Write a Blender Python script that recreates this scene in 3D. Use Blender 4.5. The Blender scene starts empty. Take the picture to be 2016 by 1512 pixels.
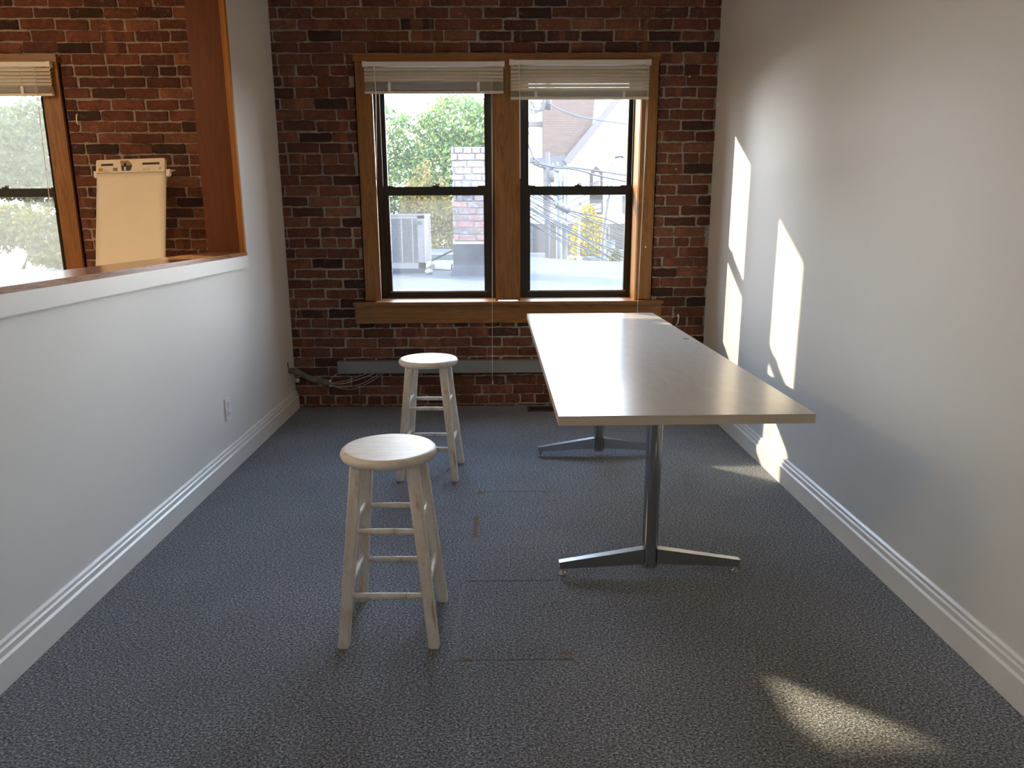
import bpy, bmesh, math, random
from mathutils import Vector, Matrix, Euler, noise as mnoise
random.seed(7)
PI = math.pi
C = bpy.context.scene.collection

# ------------------------------------------------------------------ camera
YAW, PITCH, ROLL, FPX = 0.0147903, 0.2254767, -0.0046533, 1443.358
CH = 1.5
LAMP = 3.6  # strength of the added fill panels behind the camera
FILL_LEFT = 20.0  # strength of the added fill panels in the neighbouring room
def cam_axes():
    cy, sy, cp, sp = math.cos(YAW), math.sin(YAW), math.cos(PITCH), math.sin(PITCH)
    f = Vector((sy*cp, cy*cp, -sp)); r = Vector((cy, -sy, 0)); u = r.cross(f)
    cr, sr = math.cos(ROLL), math.sin(ROLL)
    return f, cr*r + sr*u, -sr*r + cr*u
FW, RT, UPV = cam_axes()
def at(px, py, Y):
    """point of the far surroundings seen at a photo position, at distance Y along the room axis"""
    d = FW + RT*((px-1008)/FPX) + UPV*((756-py)/FPX)
    return Vector((0, 0, CH)) + d*(Y/d.y)
cam = bpy.data.cameras.new('camera'); camo = bpy.data.objects.new('camera', cam); C.objects.link(camo)
cam.sensor_width = 36.0; cam.lens = FPX/2016*36.0; cam.clip_end = 400; cam.clip_start = 0.05
M = Matrix.Identity(4)
for i in range(3):
    M[i][0] = RT[i]; M[i][1] = UPV[i]; M[i][2] = -FW[i]
M[2][3] = CH
camo.matrix_world = M
bpy.context.scene.camera = camo

# ------------------------------------------------------------------ node helpers
class NT:
    def __init__(self, name):
        self.m = bpy.data.materials.new(name); self.m.use_nodes = True
        self.t = self.m.node_tree; self.t.nodes.clear()
        self.out = self.n('ShaderNodeOutputMaterial')
    def n(self, typ, **kw):
        nd = self.t.nodes.new(typ)
        for k, v in kw.items():
            if k.startswith('i_'):
                nd.inputs[k[2:].replace('_', ' ')].default_value = v
            else:
                setattr(nd, k, v)
        return nd
    def l(self, a, b): self.t.links.new(a, b)
    def coord(self, scale=(1, 1, 1), rot=(0, 0, 0)):
        tc = self.n('ShaderNodeTexCoord'); mp = self.n('ShaderNodeMapping')
        mp.inputs['Scale'].default_value = scale; mp.inputs['Rotation'].default_value = rot
        self.l(tc.outputs['Object'], mp.inputs['Vector']); return mp.outputs['Vector']
    def noise(self, vec, scale, detail=4, rough=0.55, dist=0):
        nd = self.n('ShaderNodeTexNoise'); nd.inputs['Scale'].default_value = scale
        nd.inputs['Detail'].default_value = detail; nd.inputs['Roughness'].default_value = rough
        nd.inputs['Distortion'].default_value = dist
        if vec is not None: self.l(vec, nd.inputs['Vector'])
        return nd.outputs['Fac']
    def ramp(self, fac, stops, interp='LINEAR'):
        nd = self.n('ShaderNodeValToRGB'); nd.color_ramp.interpolation = interp
        e = nd.color_ramp.elements
        while len(e) < len(stops): e.new(0.5)
        for k, (p, c) in enumerate(stops):
            e[k].position = p; e[k].color = (c[0], c[1], c[2], 1) if hasattr(c, '__len__') else (c, c, c, 1)
        self.l(fac, nd.inputs['Fac']); return nd.outputs['Color']
    def mix(self, fac, a, b, blend='MIX'):
        nd = self.n('ShaderNodeMix', data_type='RGBA', blend_type=blend)
        for s, v in ((nd.inputs[0], fac), (nd.inputs[6], a), (nd.inputs[7], b)):
            if hasattr(v, 'default_value') or hasattr(v, 'is_output'): self.l(v, s)
            elif hasattr(v, '__len__'): s.default_value = (v[0], v[1], v[2], 1)
            else: s.default_value = v
        return nd.outputs[2]
    def math(self, op, a, b=None, c=None, clamp=False):
        nd = self.n('ShaderNodeMath', operation=op, use_clamp=clamp)
        for s, v in zip(nd.inputs, (a, b, c)):
            if v is None: continue
            if hasattr(v, 'is_output'): self.l(v, s)
            else: s.default_value = v
        return nd.outputs[0]
    def bump(self, h, strength=0.3, dist=0.01):
        nd = self.n('ShaderNodeBump'); nd.inputs['Strength'].default_value = strength
        nd.inputs['Distance'].default_value = dist; self.l(h, nd.inputs['Height']); return nd.outputs['Normal']
    def bsdf(self, base, rough=0.5, metal=0.0, normal=None, spec=0.5, **kw):
        b = self.n('ShaderNodeBsdfPrincipled')
        for s, v in ((b.inputs['Base Color'], base), (b.inputs['Roughness'], rough), (b.inputs['Metallic'], metal), (b.inputs['Specular IOR Level'], spec)):
            if hasattr(v, 'is_output'): self.l(v, s)
            elif hasattr(v, '__len__'): s.default_value = (v[0], v[1], v[2], 1)
            else: s.default_value = v
        if normal is not None: self.l(normal, b.inputs['Normal'])
        self.l(b.outputs[0], self.out.inputs['Surface']); return b

def plain(name, col, rough=0.5, metal=0.0, var=0.08, nscale=20, spec=0.5):
    k = NT(name); v = k.coord(); f = k.noise(v, nscale)
    a = [max(0, x*(1-var)) for x in col]; b = [min(1, x*(1+var)) for x in col]
    c = k.ramp(f, [(0.3, a), (0.7, b)])
    k.bsdf(c, rough, metal, k.bump(k.noise(v, nscale*4), 0.05, 0.002), spec); return k.m

def mat_paint(name, col=(0.80, 0.80, 0.79)):
    k = NT(name); v = k.coord()
    c = k.mix(k.noise(v, 1.3, 3), [x*0.97 for x in col], col)
    wavy = k.noise(k.coord((0.8, 0.5, 0.25)), 3.0, 3)
    h = k.math('ADD', k.math('MULTIPLY', wavy, 0.8), k.math('MULTIPLY', k.noise(v, 160, 2), 0.05))
    k.bsdf(c, 0.5, 0, k.bump(h, 0.10, 0.006), 0.35); return k.m

def mat_wood(name, dark, mid, light, rough=0.38, axis='z', scale=1.0):
    k = NT(name)
    sc = {'z': (14, 14, 0.9), 'x': (0.9, 14, 14), 'y': (14, 0.9, 14)}[axis]
    v = k.coord(tuple(s*scale for s in sc))
    n1 = k.noise(v, 1.0, 5, 0.6, 1.2)
    ring = k.math('FRACT', k.math('MULTIPLY', n1, 7.0))
    tri = k.math('ABSOLUTE', k.math('SUBTRACT', ring, 0.5))
    fine = k.noise(k.coord(tuple(s*6 for s in sc)), 2.0, 3)
    f = k.math('ADD', k.math('MULTIPLY', tri, 1.1), k.math('MULTIPLY', fine, 0.45))
    c = k.ramp(f, [(0.15, dark), (0.45, mid), (0.9, light)])
    k.bsdf(c, rough, 0, k.bump(fine, 0.06, 0.002), 0.45); return k.m

def mat_brick(name, dark=False, pale=0.0):
    k = NT(name); g = k.n('ShaderNodeNewGeometry'); v = k.coord()
    r = g.outputs['Random Per Island']
    base = k.ramp(r, [(0.0, (0.055, 0.028, 0.026)), (0.12, (0.13, 0.052, 0.038)), (0.5, (0.215, 0.076, 0.048)), (0.85, (0.27, 0.098, 0.058)), (1.0, (0.34, 0.145, 0.085))])
    n = k.noise(v, 38, 6, 0.65)
    blot = k.ramp(k.noise(v, 9, 5, 0.7), [(0.38, 0.0), (0.66, 0.75)])
    c = k.mix(k.ramp(n, [(0.32, 0.0), (0.72, 0.85)]), base, k.mix(0.7, base, (0.018, 0.010, 0.008)))
    c = k.mix(blot, c, k.mix(0.55, c, (0.03, 0.018, 0.014)))
    c = k.mix(k.ramp(k.noise(v, 55, 4, 0.7), [(0.62, 0.0), (0.75, 0.35)]), c, (0.30, 0.20, 0.15))
    # kiln-flash stripes on some bricks
    st = k.noise(k.coord((13, 1, 1.2)), 1.0, 1)
    sel = k.math('MULTIPLY', k.ramp(st, [(0.60, 0.0), (0.635, 1.0)]), k.math('GREATER_THAN', k.math('FRACT', k.math('MULTIPLY', r, 17.3)), 0.62))
    c = k.mix(k.math('MULTIPLY', sel, 0.38), c, (0.36, 0.15, 0.075))
    # mortar smears and lime bloom
    sm = k.ramp(k.noise(v, 30, 8, 0.75), [(0.57, 0.0), (0.66, 1.0)])
    lo = k.noise(v, 1.1, 2)
    sz = k.n('ShaderNodeSeparateXYZ'); k.l(v, sz.inputs[0])
    zup = k.math('MULTIPLY', k.math('SUBTRACT', sz.outputs[2], 2.68, clamp=True), 1.2, clamp=True) if not pale else 0.0
    c = k.mix(k.math('MULTIPLY', k.math('MULTIPLY', sm, 0.55), k.math('SUBTRACT', k.math('MULTIPLY', k.math('ADD', lo, zup), 3.0), 1.3, clamp=True)), c, (0.40, 0.36, 0.31) if not pale else (0.6, 0.56, 0.52))
    h = k.math('ADD', k.noise(v, 70, 6, 0.7), k.math('MULTIPLY', k.noise(v, 14, 3), 0.8))
    k.bsdf(c, 0.85, 0, k.bump(h, 0.75, 0.006), 0.25); return k.m

def mat_mortar(name, col=(0.40, 0.365, 0.31)):
    k = NT(name); v = k.coord()
    n = k.noise(v, 45, 6, 0.7)
    c = k.ramp(n, [(0.25, [x*0.55 for x in col]), (0.5, col), (0.8, [x*1.35 for x in col])])
    k.bsdf(c, 0.95, 0, k.bump(n, 0.9, 0.008), 0.1); return k.m

def mat_carpet():
    k = NT('carpet'); tc = k.n('ShaderNodeTexCoord'); v = tc.outputs['Object']
    n1 = k.noise(v, 135, 2, 0.6); n2 = k.noise(v, 330, 2, 0.6); big = k.noise(v, 1.7, 4, 0.6)
    tuft = k.noise(k.coord((1.0, 1.9, 1.0)), 95, 2, 0.6)
    f = k.math('ADD', k.math('MULTIPLY', n1, 0.55), k.math('MULTIPLY', tuft, 0.45))
    c = k.ramp(f, [(0.36, (0.024, 0.026, 0.030)), (0.46, (0.132, 0.140, 0.160)), (0.55, (0.335, 0.352, 0.395)), (0.66, (0.78, 0.80, 0.84))])
    c = k.mix(k.ramp(big, [(0.35, 0.0), (0.7, 0.22)]), c, [0.02, 0.021, 0.023])
    sx = k.n('ShaderNodeSeparateXYZ'); k.l(v, sx.inputs[0])
    wob = k.math('MULTIPLY', k.math('SUBTRACT', k.noise(v, 14, 5, 0.7), 0.5), 0.05)
    def box(cx, cy, hx, hy, w=1.0, soft=0.006):
        ax = k.math('SUBTRACT', k.math('ABSOLUTE', k.math('SUBTRACT', sx.outputs[0], cx)), hx)
        ay = k.math('SUBTRACT', k.math('ABSOLUTE', k.math('SUBTRACT', sx.outputs[1], cy)), hy)
        d = k.math('ADD', k.math('MAXIMUM', ax, ay), k.math('MULTIPLY', wob, w))
        return k.math('SUBTRACT', 0.5, k.math('DIVIDE', d, soft*2), clamp=True)
    def add(lst):
        o = lst[0]
        for b in lst[1:]: o = k.math('MAXIMUM', o, b)
        return o
    glue = add([box(-0.132, 3.39, 0.012, 0.13, 0.7), box(-0.125, 3.832, 0.024, 0.012, 1.2), box(0.247, 3.835, 0.018, 0.009, 1.0),
                box(-0.124, 2.268, 0.014, 0.010, 0.8), box(0.203, 2.263, 0.032, 0.010, 1.2), box(0.215, 2.298, 0.02, 0.006, 1.1)])
    c = k.mix(k.math('MULTIPLY', glue, k.math('ADD', k.math('MULTIPLY', n1, 1.3), 0.25, clamp=True)), c, (0.24, 0.135, 0.052))
    cut = add([box(0.03, 2.828, 0.185, 0.0035, 0.1, 0.002), box(0.06, 3.853, 0.19, 0.003, 0.12, 0.002), box(-0.176, 2.79, 0.003, 0.02, 0.1, 0.002), box(0.03, 2.262, 0.21, 0.0025, 0.1, 0.003)])
    c = k.mix(k.math('MULTIPLY', cut, 0.85), c, (0.012, 0.010, 0.009))
    seam = add([box(-0.17, 2.53, 0.012, 0.27, 0.15, 0.006), box(0.02, 2.25, 0.2, 0.004, 0.15, 0.004), box(0.0, 3.19, 0.2, 0.006, 0.2, 0.006)])
    c = k.mix(k.math('MULTIPLY', seam, 0.16), c, (0.42, 0.42, 0.43))
    brown = k.math('MULTIPLY', k.math('SUBTRACT', k.math('MULTIPLY', k.noise(v, 1.15, 3), 3.2), 1.7, clamp=True), 0.20)
    c = k.mix(brown, c, (0.095, 0.068, 0.045))
    h = k.math('ADD', n1, k.math('MULTIPLY', n2, 0.5))
    b = k.bsdf(c, 0.95, 0, k.bump(h, 0.9, 0.012), 0.15)
    b.inputs['Sheen Weight'].default_value = 0.25; b.inputs['Sheen Roughness'].default_value = 0.5
    b.inputs['Sheen Tint'].default_value = (0.75, 0.85, 1, 1)
    return k.m

def mat_distress(name, sc=(1, 1, 0.3), wf=1.0):
    k = NT(name); v = k.coord(sc)
    n = k.noise(v, 26, 7, 0.65); big = k.noise(v, 7, 3)
    wear = k.ramp(n, [(0.57, 0.0), (0.67, 1.0)])
    wear = k.math('MULTIPLY', wear, k.math('SUBTRACT', k.math('MULTIPLY', big, 2.6), 0.85, clamp=True))
    c = k.mix(k.ramp(k.noise(v, 34, 6, 0.7), [(0.42, 0.0), (0.62, 1.0)]), (0.82, 0.80, 0.76), (0.71, 0.655, 0.565))
    c = k.mix(k.math('MULTIPLY', wear, 0.9*wf), c, (0.40, 0.25, 0.13))
    k.bsdf(c, 0.42, 0, k.bump(n, 0.15, 0.003), 0.45); return k.m

def mat_laminate():
    k = NT('laminate'); v = k.coord(); tc = k.n('ShaderNodeTexCoord')
    smear = k.noise(k.coord((3, 0.8, 1)), 5, 5, 0.65, 1.5)
    c = k.mix(k.ramp(smear, [(0.35, 0.0), (0.7, 1.0)]), (0.66, 0.635, 0.585), (0.60, 0.575, 0.525))
    sx = k.n('ShaderNodeSeparateXYZ'); k.l(tc.outputs['Object'], sx.inputs[0])
    def stroke(x0, y0, x1, y1, w):
        # distance to a segment
        px = k.math('SUBTRACT', sx.outputs[0], x0); py = k.math('SUBTRACT', sx.outputs[1], y0)
        dx, dy = x1-x0, y1-y0; L2 = dx*dx+dy*dy
        t = k.math('DIVIDE', k.math('ADD', k.math('MULTIPLY', px, dx), k.math('MULTIPLY', py, dy)), L2, clamp=True)
        ex = k.math('SUBTRACT', px, k.math('MULTIPLY', t, dx)); ey = k.math('SUBTRACT', py, k.math('MULTIPLY', t, dy))
        d = k.math('SQRT', k.math('ADD', k.math('MULTIPLY', ex, ex), k.math('MULTIPLY', ey, ey)))
        return k.math('LESS_THAN', d, w)
    o = None
    for s in [(-0.030, 0.815, 0.002, 0.80, 0.005), (-0.020, 0.80, -0.005, 0.74, 0.005), (0.0, 0.74, 0.018, 0.80, 0.004), (0.002, 0.70, 0.006, 0.70, 0.006), (0.022, 0.695, 0.026, 0.695, 0.006),
              (-0.20, 0.155, -0.165, 0.20, 0.0022), (-0.165, 0.20, -0.13, 0.21, 0.002), (0.378, 0.225, 0.392, 0.225, 0.010)]:
        st = stroke(*s); o = st if o is None else k.math('MAXIMUM', o, st)
    c = k.mix(k.math('MULTIPLY', o, 0.8), c, (0.05, 0.045, 0.04))
    rr = k.ramp(smear, [(0.3, 0.20), (0.75, 0.30)])
    k.bsdf(c, 0.22, 0, None, 0.6); return k.m

def mat_metal(name, col, rough):
    k = NT(name); v = k.coord((1, 1, 0.2))
    c = k.mix(k.noise(v, 25, 4), col, [x*0.8 for x in col])
    k.bsdf(c, rough, 1.0); return k.m

def mat_glass(name, trans, haze, haze_col=(0.9, 0.93, 0.97)):
    k = NT(name)
    tr = k.n('ShaderNodeBsdfTransparent'); tr.inputs[0].default_value = (trans[0], trans[1], trans[2], 1)
    df = k.n('ShaderNodeBsdfTranslucent'); df.inputs[0].default_value = (*haze_col, 1)
    gl = k.n('ShaderNodeBsdfGlossy'); gl.inputs['Roughness'].default_value = 0.02
    fr = k.n('ShaderNodeFresnel'); fr.inputs['IOR'].default_value = 1.45
    m1 = k.n('ShaderNodeMixShader'); m2 = k.n('ShaderNodeMixShader')
    v = k.coord(); s = k.noise(v, 5, 6, 0.7)
    streak = k.noise(k.coord((1, 1, 6)), 4, 5, 0.7)
    hz = k.math('MULTIPLY', k.math('ADD', k.math('MULTIPLY', s, 0.7), k.math('ADD', k.math('MULTIPLY', streak, 0.7), 0.3)), haze)
    k.l(hz, m1.inputs[0]); k.l(tr.outputs[0], m1.inputs[1]); k.l(df.outputs[0], m1.inputs[2])
    k.l(k.math('MULTIPLY', fr.outputs[0], 0.6), m2.inputs[0]); k.l(m1.outputs[0], m2.inputs[1]); k.l(gl.outputs[0], m2.inputs[2])
    k.l(m2.outputs[0], k.out.inputs['Surface']); return k.m

def mat_leaf(name, cols):
    k = NT(name); g = k.n('ShaderNodeNewGeometry'); v = k.coord()
    n = k.noise(v, 0.9, 3); f = k.math('ADD', k.math('MULTIPLY', g.outputs['Random Per Island'], 0.6), k.math('MULTIPLY', n, 0.4))
    c = k.ramp(f, [(0.15, cols[0]), (0.5, cols[1]), (0.85, cols[2])])
    d = k.n('ShaderNodeBsdfDiffuse'); t = k.n('ShaderNodeBsdfTranslucent'); ms = k.n('ShaderNodeMixShader'); ms.inputs[0].default_value = 0.5
    k.l(c, d.inputs[0]); k.l(c, t.inputs[0]); k.l(d.outputs[0], ms.inputs[1]); k.l(t.outputs[0], ms.inputs[2])
    k.l(ms.outputs[0], k.out.inputs['Surface']); return k.m

def mat_streak(name, a, b, sc=(0.35, 2.2, 1), scale=1.6, rough=0.9):
    k = NT(name); v = k.coord(sc); n = k.noise(v, scale, 6, 0.6, 0.6)
    c = k.ramp(n, [(0.3, a), (0.7, b)]); k.bsdf(c, rough, 0, k.bump(k.noise(k.coord(), 30, 5), 0.3, 0.02), 0.2); return k.m

def mat_bricktex(name, a, b, mortar, scale=1.0, bw=0.5, bh=0.15, vec_axis='xz', ms=0.02):
    k = NT(name); tc = k.n('ShaderNodeTexCoord'); sx = k.n('ShaderNodeSeparateXYZ'); cb = k.n('ShaderNodeCombineXYZ')
    k.l(tc.outputs['Object'], sx.inputs[0]); k.l(sx.outputs[0], cb.inputs[0]); k.l(sx.outputs[2], cb.inputs[1])
    bt = k.n('ShaderNodeTexBrick'); k.l(cb.outputs[0], bt.inputs['Vector'])
    bt.inputs['Color1'].default_value = (*a, 1); bt.inputs['Color2'].default_value = (*b, 1); bt.inputs['Mortar'].default_value = (*mortar, 1)
    bt.inputs['Scale'].default_value = scale; bt.inputs['Brick Width'].default_value = bw; bt.inputs['Row Height'].default_value = bh; bt.inputs['Mortar Size'].default_value = ms
    c = k.mix(k.math('MULTIPLY', k.noise(k.coord(), 3, 5), 0.5), bt.outputs['Color'], [x*0.5 for x in a])
    k.bsdf(c, 0.9, 0, None, 0.2); return k.m

M_paint = mat_paint('white_wall_paint')
M_trim = plain('white_trim_paint', (0.82, 0.82, 0.80), 0.35, var=0.02, nscale=4)
M_ceil = mat_paint('ceiling_paint', (0.78, 0.77, 0.74))
M_oak = mat_wood('oak', (0.170, 0.068, 0.013), (0.250, 0.105, 0.021), (0.31, 0.140, 0.033))
M_oak_x = mat_wood('oak_along', (0.170, 0.068, 0.013), (0.250, 0.105, 0.021), (0.31, 0.140, 0.033), axis='x')
M_red = mat_wood('cherry', (0.120, 0.028, 0.004), (0.142, 0.035, 0.005), (0.165, 0.045, 0.007), rough=0.32, scale=0.6)
M_amber = mat_wood('amber_strip', (0.34, 0.12, 0.014), (0.42, 0.16, 0.022), (0.48, 0.20, 0.034), rough=0.32, scale=0.6)
M_ledge = mat_wood('ledge_board', (0.20, 0.075, 0.028), (0.34, 0.155, 0.070), (0.40, 0.20, 0.10), rough=0.16, axis='y')
M_oakf = mat_wood('floor_boards', (0.36, 0.17, 0.06), (0.52, 0.27, 0.10), (0.60, 0.33, 0.13), rough=0.4, axis='y', scale=0.5)
M_brick = mat_brick('red_brick'); M_mortar = mat_mortar('mortar')
def mat_oldbrick():
    k = NT('weathered_brick'); g = k.n('ShaderNodeNewGeometry'); v = k.coord(); r = g.outputs['Random Per Island']
    base = k.ramp(r, [(0.0, (0.0420, 0.0390, 0.0450)), (0.35, (0.0900, 0.0510, 0.0510)), (0.7, (0.1275, 0.0540, 0.0495)), (1.0, (0.1500, 0.0675, 0.0600))])
    n = k.noise(v, 13, 8, 0.75); sz = k.n('ShaderNodeSeparateXYZ'); k.l(v, sz.inputs[0])
    up = k.math('MULTIPLY', k.math('SUBTRACT', sz.outputs[2], 0.62), 0.12, clamp=True)
    w = k.ramp(k.math('ADD', n, up), [(0.48, 0.0), (0.62, 1.0)])
    c = k.mix(k.math('MULTIPLY', w, 0.85), base, (0.135, 0.130, 0.135))
    k.bsdf(c, 0.9, 0, k.bump(n, 0.6, 0.006), 0.2); return k.m
M_oldbrick = mat_oldbrick(); M_oldmortar = mat_mortar('pale_mortar', (0.085, 0.083, 0.085))
M_carpet = mat_carpet(); M_stool = mat_distress('distressed_white_paint'); M_lam = mat_laminate(); M_seat = mat_distress('seat_paint', (0.25, 1.3, 1), 0.35)
M_edge = plain('tabletop_edging', (0.62, 0.56, 0.46), 0.4, var=0.05, nscale=8)
M_line = plain('edge_line', (0.10, 0.085, 0.07), 0.6)
M_chrome = mat_metal('chrome', (0.62, 0.63, 0.65), 0.16)
M_arm = mat_metal('arm_steel', (0.50, 0.51, 0.52), 0.30)
M_black = plain('black_window_paint', (0.012, 0.011, 0.010), 0.35, var=0.1)
M_dark = plain('near_black', (0.006, 0.006, 0.006), 0.9)  # near-black, stands for shade in the filled gaps and holes; also printed pen
M_blind = plain('blind_vinyl', (0.76, 0.72, 0.62), 0.4, var=0.03, nscale=5)
M_cord = plain('white_cord', (0.75, 0.72, 0.66), 0.6)
M_plate = plain('outlet_plastic', (0.86, 0.86, 0.84), 0.3, var=0.02)
M_grey = plain('grey_duct_paint', (0.24, 0.26, 0.265), 0.45, var=0.04, nscale=6)
M_hose = plain('grey_hose', (0.17, 0.165, 0.145), 0.5, var=0.1)
M_cable = plain('grey_cable', (0.42, 0.42, 0.42), 0.5)
M_cablew = plain('pale_cable', (0.72, 0.72, 0.72), 0.5)
M_ventm = plain('vent_metal', (0.07, 0.055, 0.045), 0.5)
M_paper = plain('pad_paper', (0.84, 0.77, 0.64), 0.7, var=0.02, nscale=3)
M_card = plain('pad_card', (0.80, 0.74, 0.63), 0.6, var=0.02)
M_brown = plain('print_brown', (0.33, 0.20, 0.10), 0.6); M_pdark = plain('print_dark', (0.045, 0.033, 0.025), 0.6)  # dark print also colours the painted shade behind the header slots
M_orange = plain('print_orange', (0.70, 0.33, 0.06), 0.6); M_pgrey = plain('print_grey', (0.42, 0.38, 0.32), 0.6); M_gold = plain('print_tan', (0.38, 0.29, 0.17), 0.6)
M_white = plain('white_plastic', (0.82, 0.82, 0.80), 0.4, var=0.02)
M_pane = mat_glass('clear_pane', (0.74, 0.74, 0.745), 0.006); M_pane2 = mat_glass('screened_pane', (0.62, 0.625, 0.63), 0.013)
M_panel3 = mat_glass('dusty_pane', (0.84, 0.83, 0.81), 0.018, (0.96, 0.95, 0.85))

# ------------------------------------------------------------------ mesh helpers
def new(): return bmesh.new()
def box(bm, x0, x1, y0, y1, z0, z1, mi=0):
    vs = [bm.verts.new((x, y, z)) for z in (z0, z1) for y in (y0, y1) for x in (x0, x1)]
    for f in ((0, 2, 3, 1), (4, 5, 7, 6), (0, 1, 5, 4), (1, 3, 7, 5), (3, 2, 6, 7), (2, 0, 4, 6)):
        fc = bm.faces.new([vs[i] for i in f]); fc.material_index = mi
    return vs
def prism(bm, pts, depth, mi=0):
    """pts: 3-D outline (any plane), depth: extrusion vector"""
    d = Vector(depth); a = [bm.verts.new(p) for p in pts]; b = [bm.verts.new(Vector(p)+d) for p in pts]
    n = len(pts); fs = [bm.faces.new(a), bm.faces.new(b[::-1])]
    for i in range(n): fs.append(bm.faces.new((a[i], b[i], b[(i+1) % n], a[(i+1) % n])))
    for f in fs: f.material_index = mi
def frame_of(t):
    t = t.normalized(); up = Vector((0, 0, 1)) if abs(t.z) < 0.95 else Vector((1, 0, 0))
    s = t.cross(up).normalized(); return s, s.cross(t).normalized()
def tube(bm, pts, rad, seg=10, caps=True, mi=0):
    pts = [Vector(p) for p in pts]; n = len(pts); rings = []
    rs = rad if hasattr(rad, '__len__') else [rad]*n
    for i, p in enumerate(pts):
        t = (pts[min(i+1, n-1)] - pts[max(i-1, 0)]); s, u = frame_of(t)
        rings.append([bm.verts.new(p + (s*math.cos(2*PI*k/seg) + u*math.sin(2*PI*k/seg))*rs[i]) for k in range(seg)])
    for i in range(n-1):
        for k in range(seg):
            f = bm.faces.new((rings[i][k], rings[i][(k+1) % seg], rings[i+1][(k+1) % seg], rings[i+1][k])); f.smooth = True; f.material_index = mi
    if caps:
        for r in (rings[0][::-1], rings[-1]):
            f = bm.faces.new(r); f.material_index = mi
def lathe(bm, prof, seg=32, c=(0, 0, 0), smooth=True):
    rings = []
    for r, z in prof:
        rings.append([bm.verts.new((c[0]+r*math.cos(2*PI*k/seg), c[1]+r*math.sin(2*PI*k/seg), c[2]+z)) for k in range(seg)])
    for i in range(len(prof)-1):
        for k in range(seg):
            f = bm.faces.new((rings[i][k], rings[i][(k+1) % seg], rings[i+1][(k+1) % seg], rings[i+1][k])); f.smooth = smooth
    bm.faces.new(rings[0][::-1]); bm.faces.new(rings[-1])
def bevel(bm, w, seg=2):
    es = [e for e in bm.edges if len(e.link_faces) == 2 and e.calc_face_angle(0) > 0.5]
    bmesh.ops.bevel(bm, geom=es, offset=w, segments=seg, affect='EDGES', profile=0.5, clamp_overlap=True)
def world_of(o):
    m = o.matrix_basis.copy()
    while o.parent: o = o.parent; m = o.matrix_basis @ m
    return m
def obj(name, bm, mats, parent=None, label=None, cat=None, group=None, kind=None, bev=None, local=False):
    """bm in world coordinates (or already local); becomes ONE mesh object"""
    if bev: bevel(bm, bev)
    bmesh.ops.recalc_face_normals(bm, faces=bm.faces)
    if parent is not None and not local: bm.transform(world_of(parent).inverted())
    me = bpy.data.meshes.new(name); bm.to_mesh(me); bm.free()
    for m in (mats if isinstance(mats, (list, tuple)) else [mats]): me.materials.append(m)
    o = bpy.data.objects.new(name, me); C.objects.link(o)
    if parent is not None: o.parent = parent
    return tag(o, label, cat, group, kind)
def tag(o, label=None, cat=None, group=None, kind=None):
    if label: o['label'] = label
    if cat: o['category'] = cat
    if group: o['group'] = group
    if kind: o['kind'] = kind
    return o
def thing(name, label, cat, loc=(0, 0, 0), rz=0, group=None, kind=None):
    o = bpy.data.objects.new(name, None); C.objects.link(o); o.empty_display_size = 0.1
    o.location = loc; o.rotation_euler = (0, 0, rz); return tag(o, label, cat, group, kind)
def bx(name, b, m, parent=None, bev=None, **kw):
    bm = new(); box(bm, *b); return obj(name, bm, m, parent, bev=bev, **kw)
def struct(name, bm, m, parent=None, bev=None, label=None, cat=None):
    return obj(name, bm, m, parent, label=label, cat=cat, kind=None if parent else 'structure', bev=bev)
def copy_tree(o, parent=None):
    c = o.copy(); C.objects.link(c); c.parent = parent
    for ch in [x for x in bpy.data.objects if x.parent == o]: copy_tree(ch, c)
    return c

# ------------------------------------------------------------------ room shell
XL, XR, YB = -1.650, 1.615, 5.762
ZC = 3.45
b = new(); box(b, -1.75, 1.9, -3.9, 5.80, -0.12, 0.0); struct('floor', b, M_carpet, label='dark grey heather carpet on the floor', cat='floor')
b = new(); box(b, -6.7, -1.75, -3.9, 5.80, -0.12, 0.0); struct('floor_left', b, M_oakf, label='wooden floor of the neighbouring room', cat='floor')
b = new(); box(b, -6.8, 2.0, -3.9, 6.12, ZC, ZC+0.2); struct('ceiling', b, M_ceil, label='white ceiling above the rooms', cat='ceiling')
b = new(); box(b, XR, 1.9, -3.9, 6.12, -0.1, ZC); struct('wall_right', b, M_paint, label='white wall at right with window sunlight on it', cat='wall')
b = new(); box(b, -6.8, -6.6, -3.9, 6.12, -0.1, ZC); struct('wall_far_left', b, M_paint, label='far side wall of the neighbouring room', cat='wall')
b = new(); box(b, -6.8, 2.0, -3.9, -3.7, -0.1, ZC); struct('wall_front', b, M_paint, label='white wall behind the camera', cat='wall')
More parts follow.
